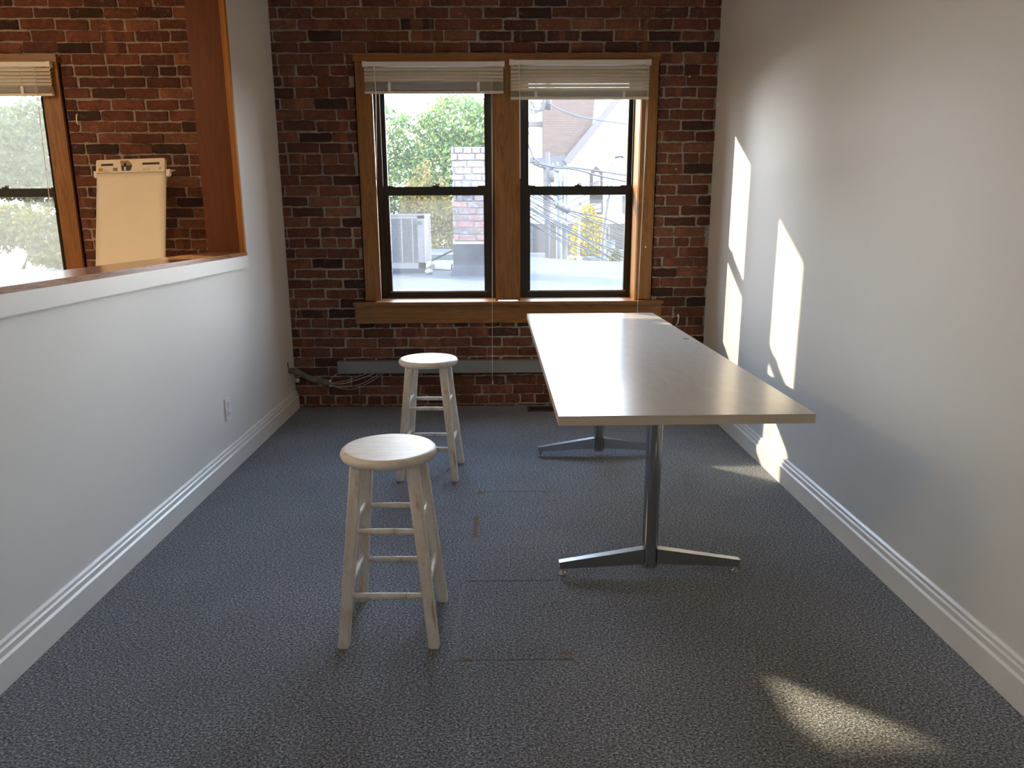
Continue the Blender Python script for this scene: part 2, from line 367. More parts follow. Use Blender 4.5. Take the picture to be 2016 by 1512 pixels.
# unseen glowing fill panels added to brighten this and the neighbouring room
def mat_fill(nm, col, e):
    k = NT(nm); em = k.n('ShaderNodeEmission'); em.inputs[0].default_value = (*col, 1); em.inputs[1].default_value = e; k.l(em.outputs[0], k.out.inputs['Surface']); return k.m
M_lamp = mat_fill('fill_glow', (1.0, 0.89, 0.74), LAMP); M_fillw = mat_fill('warm_fill_glow', (1.0, 0.78, 0.49), FILL_LEFT)
for lx, ly, w, lab in ((-0.05, -0.9, 0.3, 'first added fill panel, unseen behind the camera'), (-0.05, -2.6, 0.3, 'second added fill panel, unseen far behind the camera'), (-4.7, 2.8, 0.3, 'front added fill panel, unseen in the neighbouring room'), (-4.7, 0.2, 0.3, 'rear added fill panel, unseen in the neighbouring room')):
    lt = thing('fill_panel', lab, 'ceiling light', (lx, ly, ZC), group='added fill panels')
    bx('fill_frame', (lx-0.62, lx+0.62, ly-w-0.02, ly+w+0.02, ZC-0.05, ZC), M_trim, lt)
    bx('fill_diffuser', (lx-0.59, lx+0.59, ly-w, ly+w, ZC-0.056, ZC-0.05), M_lamp if lx > -1 else M_fillw, lt)
# partition
b = new()
YO0, YO1, ZO0, ZO1 = 0.7, 4.815, 1.255, 3.0
box(b, -1.86, XL, -3.7, 5.755, 0, ZO0); box(b, -1.86, XL, YO1, 5.755, ZO0, ZC); box(b, -1.86, XL, -3.7, YO0, ZO0, ZC); box(b, -1.86, XL, YO0, YO1, ZO1, ZC)
struct('wall_left', b, M_paint, label='white partition wall at left with large opening', cat='wall')

# baseboards: moulded profile
def baseboard(name, x, s, y0, y1, lab):
    prof = [(0, 0), (0.026, 0), (0.027, 0.098), (0.019, 0.106), (0.019, 0.126), (0.013, 0.132), (0.013, 0.145), (0.004, 0.152), (0, 0.152)]
    b = new(); prism(b, [(x+s*p, y0, z) for p, z in prof], (0, y1-y0, 0)); struct(name, b, M_trim, bev=0.0015, label=lab, cat='baseboard')
baseboard('baseboard_right', XR, -1, -3.7, 5.75, 'white moulded baseboard along the right wall')
baseboard('baseboard_left', XL, 1, -3.7, 5.735, 'white moulded baseboard along the left partition')

# opening trims
b = new(); box(b, -1.885, -1.634, YO0, YO1+0.012, 1.259, 1.281); struct('trim_1', b, M_ledge, bev=0.002, label='glossy wooden ledge board topping the half wall', cat='ledge')
b = new(); box(b, XL-0.002, XL+0.033, -1.0, 4.785, 1.186, 1.259); struct('trim_2', b, M_trim, bev=0.0015, label='flat white apron board under the wooden ledge', cat='trim board')
b = new(); box(b, -1.872, -1.667, YO1-0.02, YO1+0.004, 1.281, ZO1); struct('trim_3', b, M_red, bev=0.001, label='reddish wooden jamb board lining the opening end', cat='jamb')
b = new(); box(b, -1.667, -1.634, YO1-0.026, YO1+0.004, 1.281, ZO1); struct('trim_4', b, M_amber, bev=0.002, label='amber wooden edge strip beside the reddish jamb', cat='trim strip')
b = new(); box(b, -1.885, -1.634, YO0, YO1-0.02, ZO1-0.024, ZO1); struct('trim_5', b, M_red, label='wooden head board across the opening', cat='trim board')

# ------------------------------------------------------------------ brick walls
def brick_face(bm, x0, x1, z0, z1, y, depth, mi, rng, conv=None):
    """an irregular brick whose face looks to -y; conv maps (x,y,z) to another wall"""
    w, h = x1-x0, z1-z0; pts = []
    nx = 5 if w > 0.16 else 3
    jz, jx = 0.0032, 0.0034
    cr = lambda: rng.choice((0.003, 0.004, 0.006, 0.010))*rng.uniform(0.7, 1.2)
    c = [cr() for _ in range(4)]
    for i in range(nx+1): pts.append((x0 + c[0] + (w-c[0]-c[1])*i/nx, z0 + rng.uniform(-jz, jz)))
    pts += [(x1+rng.uniform(-jx, jx), z0+c[1]), (x1+rng.uniform(-jx, jx), (z0+z1)/2), (x1+rng.uniform(-jx, jx), z1-c[2])]
    for i in range(nx+1): pts.append((x1 - c[2] - (w-c[2]-c[3])*i/nx, z1 + rng.uniform(-jz, jz)))
    pts += [(x0+rng.uniform(-jx, jx), z1-c[3]), (x0+rng.uniform(-jx, jx), (z0+z1)/2), (x0+rng.uniform(-jx, jx), z0+c[0])]
    yf = y - rng.uniform(0.0055, 0.013); cx, cz = (x0+x1)/2, (z0+z1)/2
    tilt = rng.uniform(-0.011, 0.011); tz = rng.uniform(-0.03, 0.03)
    cv = conv or (lambda p: p)
    back = [bm.verts.new(cv((px, y+depth, pz))) for px, pz in pts]
    mid = [bm.verts.new(cv((px, yf+0.004+tilt*(px-cx)+tz*(pz-cz), pz))) for px, pz in pts]
    fr = []
    for px, pz in pts:
        qx = px - 0.005*(1 if px > cx+1e-4 else -1 if px < cx-1e-4 else 0)*min(1, abs(px-cx)/(w/2)*1.2); qz = pz - 0.005*(1 if pz > cz else -1)
        fr.append(bm.verts.new(cv((qx, yf+tilt*(px-cx)+tz*(pz-cz)+rng.uniform(0, 0.0012), qz))))
    n = len(pts)
    for i in range(n):
        j = (i+1) % n
        for A, B in ((back, mid), (mid, fr)):
            f = bm.faces.new((A[i], A[j], B[j], B[i])); f.material_index = mi
    f = bm.faces.new(fr); f.material_index = mi

PITCHZ, PX = 0.0776, 0.2475
def wob(x, z): return 0.006*mnoise.noise(Vector((x*1.3, z*0.7, 4.2)))+0.003*mnoise.noise(Vector((x*5.1, z*3.0, 1.7)))
def lay(bm, X0, X1, Z0, Z1, y, holes, rng, zref=2.541, conv=None, header=8, pz=PITCHZ, px=PX, shift=0.0, joint=0.0115, mi=1):
    k0 = int(math.floor((Z0-zref)/pz))-1; k1 = int(math.ceil((Z1-zref)/pz))+1
    for k in range(k0, k1+1):
        za, zb = zref+(k-0.5)*pz+joint*0.45, zref+(k+0.5)*pz-joint*0.45
        if zb < Z0+0.012 or za > Z1-0.012: continue
        za, zb = max(za, Z0), min(zb, Z1)
        p = px*0.5 if k % header == 0 else px
        off = (0.5*px if k % 2 else 0.0) + rng.uniform(-0.035, 0.035) + shift
        n0 = int(math.floor((X0-off)/p))-1; n1 = int(math.ceil((X1-off)/p))+1
        for n in range(n0, n1+1):
            xa, xb = off+n*p+joint*rng.uniform(0.2, 0.95), off+(n+1)*p-joint*rng.uniform(0.2, 0.95)
            segs = [(max(xa, X0), min(xb, X1))]
            for hx0, hx1, hz0, hz1 in holes:
                if zb <= hz0+0.01 or za >= hz1-0.01: continue
                ns = []
                for a, c2 in segs:
                    if c2 <= hx0 or a >= hx1: ns.append((a, c2)); continue
                    if a < hx0: ns.append((a, hx0))
                    if c2 > hx1: ns.append((hx1, c2))
                segs = ns
            for a, c2 in segs:
                wz = wob((a+c2)/2, (za+zb)/2)
                if c2-a > 0.022: brick_face(bm, a, c2, za + wz + rng.uniform(-0.003, 0.003), zb + wz + rng.uniform(-0.003, 0.003), y, 0.014, mi, rng, conv)

rng = random.Random(11)
# window openings in the brick wall (x0, x1, z0, z1)
H1 = (-1.066, 1.186, 0.77, 2.662); H3 = (-5.64, -3.185, 0.77, 2.655)
bm = new()
xs = [-6.7, H3[0], H3[1], H1[0], H1[1], 1.7]
for i in (0, 2, 4): box(bm, xs[i], xs[i+1], YB, 6.11, -0.1, ZC+0.05)
for h in (H1, H3):
    box(bm, h[0], h[1], YB, 6.11, -0.1, h[2]+0.01); box(bm, h[0], h[1], YB, 6.11, h[3]-0.02, ZC+0.05)
lay(bm, -6.58, 1.612, 0.0, ZC, YB, [H1, H3], rng)
struct('wall_back', bm, [M_mortar, M_brick], label='exposed red brick wall with mortar smears around the windows', cat='wall')

# ------------------------------------------------------------------ windows
def window_unit(n, xl, xr, dirty, lab, zb=0.852, zt=2.56, gl=0.068, panes=None):
    """black double-hung sash window standing at y = 6.0"""
    w = thing(f'window_{n}', lab, 'window', ((xl+xr)/2, 6.0, zb), kind='structure')
    P1, P2 = panes
    b = new()
    for x0, x1 in ((xl-0.03, xl+0.022), (xr-0.022, xr+0.03)): box(b, x0, x1, 5.965, 6.10, zb-0.02, zt+0.03)
    box(b, xl, xr, 5.965, 6.10, zt-0.02, zt+0.03); box(b, xl, xr, 5.975, 6.10, zb-0.02, zb+0.018)
    for s in (xl+0.022, xr-0.022-0.006): box(b, s, s+0.006, 5.967, 5.985, zb, zt)
    obj('window_frame', b, M_black, w, bev=0.002)
    zr0, zr1 = 1.660, 1.726
    def sash(nm, y0, y1, z0, z1, rb, rt, g, P):
        b = new(); a, c = xl+0.018, xr-0.018
        box(b, a, xl+g, y0, y1, z0, z1); box(b, xr-g, c, y0, y1, z0, z1)
        box(b, xl+g, xr-g, y0, y1, z0, z0+rb); box(b, xl+g, xr-g, y0, y1, z1-rt, z1)
        s = obj(nm, b, M_black, w, bev=0.003)
        bx('pane', (xl+g-0.004, xr-g+0.004, (y0+y1)/2, (y0+y1)/2+0.004, z0+rb-0.004, z1-rt+0.004), P, s)
        return s
    lo = sash('lower_sash', 5.985, 6.020, zb+0.012, zr1, 0.045, zr1-zr0, gl, P2)
    sash('upper_sash', 6.035, 6.068, zr0, zt, 0.04, 0.05, gl-0.012, P1)
    b = new(); xm = (xl+xr)/2
    box(b, xm-0.028, xm+0.028, 5.99, 6.016, zr1, zr1+0.010); tube(b, [(xm, 6.0, zr1+0.01), (xm, 6.0, zr1+0.02)], 0.009); box(b, xm-0.004, xm+0.030, 5.994, 6.006, zr1+0.014, zr1+0.021)
    obj('sash_lock', b, M_black, lo)
    b = new()
    for x in (xl+0.03, xr-0.11): box(b, x, x+0.08, 5.99, 6.012, zr1, zr1+0.007)
    obj('tilt_latch', b, M_black, lo)
    bx('lower_rail_lip', (xl+0.05, xr-0.05, 5.978, 5.986, zb+0.046, zb+0.054), M_grey, lo)
    return w
P12 = (M_pane, M_pane2); P3 = (M_panel3, M_panel3)
window_unit(1, -0.944, -0.062, 0, 'black double-hung window in brick wall, left of the pair above stools', panes=P12)
window_unit(2, 0.172, 1.066, 0, 'black double-hung window in brick wall, right of the pair behind table', panes=P12)
window_unit(3, -4.33, -3.40, 1, 'sunlit hazy double-hung window in the neighbouring room', panes=P3, gl=0.10)
window_unit(4, -5.52, -4.59, 1, 'further double-hung window in the neighbouring room', panes=P3, gl=0.10)

# wood trims around the windows
tn = [6]
def trim(b, m, lab, cat='window trim', bev=0.002):
    bm = new(); box(bm, *b); o = struct(f'trim_{tn[0]}', bm, m, bev=bev, label=lab, cat=cat); tn[0] += 1; return o
def wood_surround(x0, x1, openings, who):
    xs = [x0] + [v for o in openings for v in o] + [x1]
    names = ['left', 'middle', 'right']
    for i in range(0, len(xs), 2):
        trim((xs[i], xs[i+1], 5.728, 5.752, 0.86, 2.597), M_oak, f'{names[i//2]} upright oak casing board of {who}')
        if i//2 == 1: bm = new()
    trim((x0-0.008, x1+0.008, 5.715, 5.756, 2.597, 2.65), M_oak_x, f'oak head casing across the top of {who}')
    for i, (a, c) in enumerate(openings):
        s = ('left', 'right')[i] if len(openings) > 1 else 'only'
        d = 0.042 if i == 0 and a < 0 else 0.0
        trim((a-0.016-d, a+0.004-d, 5.748, 5.975, 0.84, 2.60), M_oak, f'oak jamb at left side of the {s} opening of {who}')
        trim((c-0.004, c+0.016, 5.748, 5.975, 0.84, 2.60), M_oak, f'oak jamb at right side of the {s} opening of {who}')
        trim((a, c, 5.75, 5.975, 2.575, 2.60), M_oak_x, f'oak head jamb of the {s} opening of {who}')
    trim((x0-0.090, x1+0.092, 5.672, 5.985, 0.828, 0.853), M_oak_x, f'oak sill board with grain under {who}', 'window sill', 0.004)
    trim((x0-0.086, x1+0.086, 5.724, 5.757, 0.680, 0.828), M_oak_x, f'oak apron board below the sill of {who}', 'window apron')
wood_surround(-1.050, 1.172, [(-0.930, -0.036), (0.150, 1.052)], 'the window pair above the table')
wood_surround(-5.62, -3.195, [(-5.50, -4.60), (-4.34, -3.325)], 'the window in the neighbouring room')
# added near-black filler: stops light leaks and stands for shade in the gaps
b = new(); box(b, -1.10, -0.976, 5.775, 6.09, 0.72, 2.70); box(b, 1.098, 1.22, 5.775, 6.09, 0.72, 2.70); box(b, -1.10, 1.22, 5.775, 6.09, 2.605, 2.70); box(b, -3.368, -3.15, 5.775, 6.09, 0.72, 2.70); box(b, -5.70, -5.552, 5.775, 6.09, 0.72, 2.70); box(b, -5.70, -3.15, 5.775, 6.09, 2.605, 2.70); struct('trim_40', b, M_dark, label='added near-black filler for the shade between brick edge and oak casings', cat='gap')

# ------------------------------------------------------------------ blinds
def blind(xl, xr, ztop, nsl, zst, zbot, lab, tilt=0.0, tassel=None, wand=None, rcord=None):
    t = thing('window_blind', lab, 'blind', ((xl+xr)/2, 5.70, zbot), group='raised mini blinds')
    cx = (xl+xr)/2
    def sk(z, x): return z + tilt*(x-cx)
    def sbox(bm, x0, x1, y0, y1, z0, z1):
        vs = box(bm, x0, x1, y0, y1, z0, z1)
        for v in vs: v.co.z += tilt*(v.co.x-cx)
    b = new(); sbox(b, xl, xr, 5.680, 5.714, ztop-0.031, ztop); obj('headrail', b, M_white, t, bev=0.002)
    for x0, x1 in ((xl-0.002, xl+0.030), (xr-0.030, xr+0.002)):
        b = new(); sbox(b, x0, x1, 5.677, 5.716, ztop-0.033, ztop+0.002); obj('end_bracket', b, M_white, t, bev=0.002)
    def slat(bm, z, ang, x0, x1, yc=5.697, sag=0.0, w=0.0145):
        pr = []; n = 4
        for i in range(n+1):
            s = -1+2*i/n; crown = 0.0034*(1-s*s)
            pr.append((s*w*math.cos(ang)-crown*math.sin(ang), s*w*math.sin(ang)+crown*math.cos(ang)))
        nx = 8; cols = []
        for j in range(nx+1):
            x = x0+(x1-x0)*j/nx; dz = -sag*(1-(2*j/nx-1)**2)
            cols.append([bm.verts.new((x, yc+a, sk(z+c+dz, x))) for a, c in pr] + [bm.verts.new((x, yc+a, sk(z+c+dz-0.0008, x))) for a, c in pr[::-1]])
        m = len(cols[0])
        for j in range(nx):
            for i in range(m): bm.faces.new((cols[j][i], cols[j][(i+1) % m], cols[j+1][(i+1) % m], cols[j+1][i]))
        bm.faces.new(cols[0]); bm.faces.new(cols[-1][::-1])
    a, c = xl+0.008, xr-0.008
    z = ztop-0.048; step = (ztop-0.036-zst)/nsl; ztops = []
    for i in range(nsl):
        b = new(); slat(b, z-i*step, math.radians(51), a, c, w=0.0171); obj('slat', b, M_blind, t)
    zs = zst-0.004; k = 0
    b = new()
    while zs-k*0.0042 > zbot+0.0165:
        slat(b, zs-k*0.0042, math.radians(-16+random.uniform(-4, 4)), a+random.uniform(0, 0.004), c-random.uniform(0, 0.004), 5.697+random.uniform(-0.002, 0.002), sag=-0.0015*(1 if k < 3 else 0)); k += 1
    obj('slat_stack', b, M_blind, t)
    b = new(); sbox(b, a, c, 5.683, 5.711, zbot, zbot+0.015); obj('bottom_rail', b, M_blind, t, bev=0.003)
    L = xr-xl
    for f in (0.185, 0.815):
        x = xl+L*f
        b = new(); tube(b, [(x, 5.6815, sk(ztop-0.03, x)), (x, 5.6815, sk(zbot+0.01, x))], 0.0014, 6); obj('ladder_cord', b, M_cord, t)
        b = new(); box(b, x-0.010, x+0.010, 5.678, 5.684, sk(zbot+0.004, x), sk(zst-0.006, x)); obj('cord_clip', b, M_white, t, bev=0.001)
    if wand:
        b = new(); tube(b, [(wand[0], 5.679, ztop-0.035), (wand[0]+0.002, 5.674, zbot), (wand[1], 5.68, wand[2])], 0.0042, 6); obj('tilt_wand', b, M_white, t)
        b = new(); tube(b, [(wand[0], 5.679, ztop-0.025), (wand[0]-0.004, 5.675, ztop-0.045), (wand[0]+0.002, 5.674, ztop-0.055)], 0.003, 6); obj('wand_hook', b, M_white, t)
    if tassel:
        x, zc = tassel
        for s in (-0.003, 0.003):
            n = 10; b = new(); pts = []
            for i in range(n+1):
                f = i/n; pts.append((x+s*(1-f*0.6)-0.017*f+0.004*math.sin(5*f+s*300), 5.676-0.030*min(1, max(0, (1-f)*1.2))*(1 if zc < 0.9 else 0)-0.006*math.sin(PI*f), ztop-0.03+(zc+0.03-ztop+0.03)*f))
            if zc < 0.9: pts = [(p[0], min(p[1], 5.655), p[2]) for p in pts]; pts[0] = (x, 5.678, ztop-0.03)
            tube(b, pts, 0.0016, 6); obj('lift_cord', b, M_cord, t)
        b = new(); lathe(b, [(0.002, 0.030), (0.004, 0.026), (0.0075, 0.004), (0.006, 0)], 10, (x-0.017, pts[-1][1], zc)); obj('cord_tassel', b, M_cord, t)
    return t
blind(-0.985, 0.039, 2.587, 4, 2.452, 2.372, 'pale mini blind with four slats hanging over the left window of the pair', tassel=(-0.052, 0.205), wand=(-0.898, -0.918, 1.77))
blind(0.077, 1.104, 2.597, 7, 2.388, 2.330, 'pale tilted mini blind hanging lower over the right window of the pair', tilt=0.0, tassel=(1.078, 0.55), wand=(0.148, 0.152, 1.77))
blind(-4.40, -3.218, 2.590, 5, 2.432, 2.362, 'sunlit cream mini blind over the window in the neighbouring room', tassel=(-3.33, 1.62), wand=(-4.2, -4.2, 1.7))

# ------------------------------------------------------------------ stools
def make_stool():
    H, TH = 0.698, 0.036
    t = thing('bar_stool', 'x', 'stool')
    b = new(); R = 0.171
    lathe(b, [(R-0.012, H-TH), (R-0.004, H-TH+0.004), (R, H-TH+0.013), (R+0.0005, H-TH+0.020), (R-0.003, H-0.007), (R-0.009, H-0.0015), (R-0.018, H)], 64)
    obj('seat', b, M_seat, t, local=True)
    fb, ft = 0.1615, 0.096
    def cpos(sx, sy, z):
        f = z/(H-TH); return Vector((sx*(fb+(ft-fb)*f), sy*(fb+(ft-fb)*f), z))
    for sx in (-1, 1):
        for sy in (-1, 1):
            b = new(); r0, r1 = 0.0195, 0.0200
            rings = []
            for z, r in ((0.0, r0-0.003), (0.006, r0), (0.3, r1), (H-TH+0.002, 0.0215)):
                c = cpos(sx, sy, z); ch = r*0.28
                rings.append([b.verts.new((c.x+dx, c.y+dy, z)) for dx, dy in ((-r+ch, -r), (r-ch, -r), (r, -r+ch), (r, r-ch), (r-ch, r), (-r+ch, r), (-r, r-ch), (-r, -r+ch))])
            for i in range(3):
                for k in range(8): b.faces.new((rings[i][k], rings[i][(k+1) % 8], rings[i+1][(k+1) % 8], rings[i+1][k]))
            b.faces.new(rings[0][::-1]); b.faces.new(rings[-1])
            obj('leg', b, M_stool, t, local=True)
    for z, ax in ((0.190, 0), (0.424, 0), (0.222, 1), (0.452, 1)):
        for s in (-1, 1):
            p, q = (cpos(-1, s, z), cpos(1, s, z)) if ax == 0 else (cpos(s, -1, z), cpos(s, 1, z))
            b = new(); d = (q-p); L = d.length; d.normalize(); n = 8; pts = []; rr = []
            for i in range(n+1):
                f = i/n; pts.append(p+d*(0.006+(L-0.012)*f)); rr.append(0.0098+0.0018*math.sin(PI*f))
            tube(b, pts, rr, 12); obj('rung', b, M_stool, t, local=True)
    return t
st = make_stool()
st.location = (-0.405, 2.513, 0); st.rotation_euler = (0, 0, math.radians(-1.2))
tag(st, 'distressed white wooden stool nearest the camera, standing left of the table', 'stool', 'round white wooden stools')
st2 = copy_tree(st); st2.location = (-0.424, 4.196, 0); st2.rotation_euler = (0, 0, math.radians(-3))
tag(st2, 'white wooden stool further back, nearer the brick wall and windows', 'stool', 'round white wooden stools')

# ------------------------------------------------------------------ table
TX, TY, TZ = 0.6165, 3.68, 0.847
t = thing('work_table', 'long white laminate table on two chrome T-base legs', 'table', (TX, TY, 0), math.radians(0.28))
hx, hy = 0.433, 1.320
b = new(); box(b, -hx, hx, -hy, hy, TZ-0.004, TZ); top = obj('tabletop', b, M_lam, t, bev=0.0015, local=True)
b = new(); box(b, -hx, hx, -hy, hy, TZ-0.033, TZ-0.0045); obj('edge_band', b, M_edge, t, bev=0.0015, local=True)
b = new(); box(b, -hx+0.0006, hx-0.0006, -hy+0.0006, hy-0.0006, TZ-0.0046, TZ-0.0039); obj('edge_seam', b, M_line, t, local=True)
for yb in (2.885-TY, 4.48-TY):
    xb = 0.008
    b = new(); lathe(b, [(0.030, 0.034), (0.033, 0.037), (0.033, TZ-0.05), (0.033, TZ-0.034)], 32, (xb, yb, 0)); col = obj('column', b, M_chrome, t, local=True)
    b = new(); lathe(b, [(0.010, 0.030), (0.031, 0.030), (0.031, 0.036)], 24, (xb, yb, 0)); obj('column_cap', b, M_chrome, col, local=True)
    b = new(); box(b, xb-0.19, xb+0.19, yb-0.05, yb+0.05, TZ-0.040, TZ-0.033); obj('mounting_plate', b, M_arm, t, bev=0.001, local=True)
    for s in (-1, 1):
        b = new(); o = [(xb+s*0.028, yb-0.019, 0.050), (xb+s*0.386, yb-0.015, 0.030), (xb+s*0.388, yb-0.015, 0.060), (xb+s*0.028, yb-0.019, 0.118)]
        o2 = [(x, 2*yb-y, z) for x, y, z in o]
        va = [b.verts.new(p) for p in o]; vb = [b.verts.new(p) for p in o2]
        b.faces.new(va); b.faces.new(vb[::-1])
        for i in range(4): b.faces.new((va[i], vb[i], vb[(i+1) % 4], va[(i+1) % 4]))
        arm = obj('foot_arm', b, M_arm, t, bev=0.004, local=True)
        gx = xb+s*0.374
        b = new(); lathe(b, [(0.017, 0.0), (0.018, 0.003), (0.014, 0.008), (0.007, 0.010), (0.006, 0.032)], 16, (gx, yb, 0)); obj('glide', b, M_arm, arm, local=True)

# ------------------------------------------------------------------ wall and floor fittings
# outlet on the partition
t = thing('power_outlet', 'white duplex power outlet on the left partition wall', 'outlet', (XL, 4.292, 0.378))
b = new(); box(b, XL, XL+0.008, 4.250, 4.334, 0.311, 0.444); obj('cover_plate', b, M_plate, t, bev=0.003)
for z in (0.349, 0.406):
    b = new(); pts = [(XL+0.007, 4.292+0.019*math.cos(a)*1.0, z+max(-0.016, min(0.016, 0.022*math.sin(a)))) for a in [2*PI*i/20 for i in range(20)]]
    prism(b, pts, (0.004, 0, 0)); r = obj('receptacle', b, M_plate, t)
    for dy, h in ((-0.008, 0.010), (0.008, 0.008)):
        b = new(); box(b, XL+0.0108, XL+0.0116, 4.292+dy-0.0014, 4.292+dy+0.0014, z-h/2+0.003, z+h/2+0.003); obj('slot', b, M_dark, r)
    b = new(); tube(b, [(XL+0.0108, 4.292, z-0.010), (XL+0.0116, 4.292, z-0.010)], 0.003, 8); obj('ground_hole', b, M_dark, r)
b = new(); tube(b, [(XL+0.007, 4.292, 0.3775), (XL+0.010, 4.292, 0.3775)], 0.0035, 10); obj('plate_screw', b, M_plate, t)

# grey raceway along the brick wall
t = thing('cable_raceway', 'long grey metal cable raceway fixed low on the brick wall', 'raceway', (0.1, YB, 0.283))
b = new(); box(b, -1.296, 1.50, 5.700, 5.756, 0.286, 0.374); obj('raceway_body', b, M_grey, t, bev=0.002)
b = new(); box(b, -1.296, 1.50, 5.695, 5.757, 0.370, 0.383); obj('raceway_lid', b, M_grey, t, bev=0.003)
# conduit hose out of the wall
t = thing('flexible_conduit', 'ribbed grey flexible conduit poking out of the left wall corner', 'conduit', (XL, 5.60, 0.33))
ctrl = [Vector(p) for p in ((-1.665, 5.60, 0.335), (-1.60, 5.605, 0.330), (-1.545, 5.62, 0.298), (-1.50, 5.64, 0.262), (-1.45, 5.655, 0.244))]
def spline(cp, n):
    out = []
    for i in range(len(cp)-1):
        p0, p1, p2, p3 = cp[max(i-1, 0)], cp[i], cp[i+1], cp[min(i+2, len(cp)-1)]
        for k in range(n):
            f = k/n; out.append(0.5*((2*p1)+(p2-p0)*f+(2*p0-5*p1+4*p2-p3)*f*f+(-p0+3*p1-3*p2+p3)*f**3))
    return out+[cp[-1]]
pts = spline(ctrl, 20); b = new(); tube(b, pts, [0.021 + (0.0022 if i % 3 else -0.001) for i in range(len(pts))], 16); obj('hose', b, M_hose, t)
d = (ctrl[-1]-ctrl[-2]).normalized(); p = ctrl[-1]
b = new(); tube(b, [p, p+d*0.004, p+d*0.005, p+d*0.014, p+d*0.0145, p+d*0.026, p+d*0.0265, p+d*0.04, p+d*0.041, p+d*0.07], [0.024, 0.027, 0.024, 0.024, 0.028, 0.028, 0.025, 0.025, 0.027, 0.027], 16); obj('coupling', b, M_hose, t)
q = p+d*0.07
b = new(); tube(b, [q, q+d*0.012, q+d*0.03, q+d*0.035], [0.025, 0.03, 0.03, 0.022], 8); obj('lock_nut', b, M_hose, t)
for dz in (-0.022, 0.016):
    b = new(); box(b, q.x+0.03, q.x+0.045, q.y-0.02, q.y-0.008, q.z+dz-0.007, q.z+dz+0.007); obj('clamp_screw', b, M_plate, t, bev=0.001)
e = q+d*0.03
cab = [('thin grey cable arching steeply up to the raceway end', [(e.x, e.y, e.z+0.015), (e.x+0.03, 5.67, e.z+0.055), (e.x+0.06, 5.69, 0.29)], M_cable),
       ('grey cable running highest from conduit to raceway underside', [(e.x, e.y, e.z+0.006), (e.x+0.12, 5.68, e.z+0.02), (e.x+0.25, 5.70, 0.27), (e.x+0.30, 5.72, 0.288)], M_cable),
       ('brightest pale cable running straight from conduit to raceway', [(e.x, e.y, e.z), (e.x+0.10, 5.665, e.z+0.002), (e.x+0.22, 5.68, e.z+0.03), (e.x+0.36, 5.715, 0.288)], M_cablew),
       ('grey cable sagging slightly below the pale one', [(e.x, e.y, e.z-0.006), (e.x+0.10, 5.66, e.z-0.024), (e.x+0.22, 5.67, e.z-0.012), (e.x+0.32, 5.69, e.z+0.03), (e.x+0.40, 5.715, 0.288)], M_cable),
       ('grey cable sagging lowest between conduit and raceway', [(e.x, e.y, e.z-0.012), (e.x+0.12, 5.655, e.z-0.038), (e.x+0.22, 5.66, e.z-0.034), (e.x+0.34, 5.69, e.z+0.022), (e.x+0.43, 5.715, 0.288)], M_cable)]
for lab, cp, m in cab:
    b = new(); tube(b, spline([Vector(x) for x in cp], 10), 0.0030, 6); obj('cable', b, m, None, lab, 'cable', 'cables between conduit and raceway')
# hole in the wall above the hose
b = new(); pts = [(XL+0.0006, 5.585+0.014*math.cos(a), 0.385+0.024*math.sin(a)) for a in [2*PI*i/12 for i in range(12)]]
prism(b, pts, (0.0006, 0, 0)); obj('wall_hole', b, M_dark, None, 'small dark hole in the left wall above the conduit', 'hole')
# floor vent
t = thing('floor_vent', 'dark metal floor vent grille by the brick wall under the table', 'vent', (0.36, 5.64, 0))
b = new(); x0, x1, y0, y1 = 0.205, 0.52, 5.560, 5.705
for q in ((x0, x1, y0, y0+0.018), (x0, x1, y1-0.018, y1), (x0, x0+0.018, y0, y1), (x1-0.018, x1, y0, y1)): box(b, *q, 0.0, 0.007)
obj('vent_frame', b, M_ventm, t, bev=0.002)
b = new(); n = 20
for i in range(n):
    x = x0+0.02+(x1-x0-0.04)*i/(n-1); box(b, x-0.002, x+0.002, y0+0.018, y1-0.018, 0.0015, 0.006)
obj('vent_grille', b, M_ventm, t)
bx('vent_cavity', (x0+0.01, x1-0.01, y0+0.01, y1-0.01, 0.0003, 0.0012), M_dark, t)
# small wall bits
def peg(x, z, lab, s=1.0, kind='anchor', nm='wall_anchor'):
    b = new(); lathe(b, [(0.004*s, 0.0), (0.008*s, 0.004), (0.007*s, 0.020*s), (0.003*s, 0.03*s)], 10, (0, 0, 0))
    b.transform(Matrix.Translation((x, 5.752, z)) @ Euler((math.radians(100), 0, 0)).to_matrix().to_4x4()); obj(nm, b, M_plate, None, lab, kind)
peg(1.402, 2.495, 'white plastic anchor in the bricks high beside the right wall')
peg(1.333, 1.84, 'white plastic anchor in the bricks right of the window casing', 0.9)
b = new(); tube(b, spline([Vector(p) for p in ((1.395, 5.75, 0.72), (1.395, 5.725, 0.735), (1.397, 5.715, 0.715), (1.392, 5.72, 0.67), (1.386, 5.735, 0.655))], 6), [0.006]*12+[0.005]*13, 8)
obj('wall_hook', b, M_plate, None, 'small white hook on the bricks beside the table corner', 'hook')
b = new(); tube(b, [(-1.632, 5.75, 0.225), (-1.632, 5.735, 0.225)], [0.019, 0.013], 12); obj('wall_plug', b, M_plate, None, 'white round plug on the bricks below the conduit', 'plug')
b = new(); tube(b, spline([Vector(p) for p in ((-3.10, 5.75, 2.24), (-3.102, 5.735, 2.235), (-3.105, 5.732, 2.19), (-3.103, 5.745, 2.17))], 5), 0.005, 8); obj('wall_hook', b, M_plate, None, 'small white hook on bricks above the flip chart pad', 'hook')
b = new(); tube(b, [(1.118, 5.732, 1.262), (1.118, 5.722, 1.262)], [0.004, 0.007], 10); obj('push_pin', b, M_plate, None, 'white push pin in the right oak window casing', 'pin')

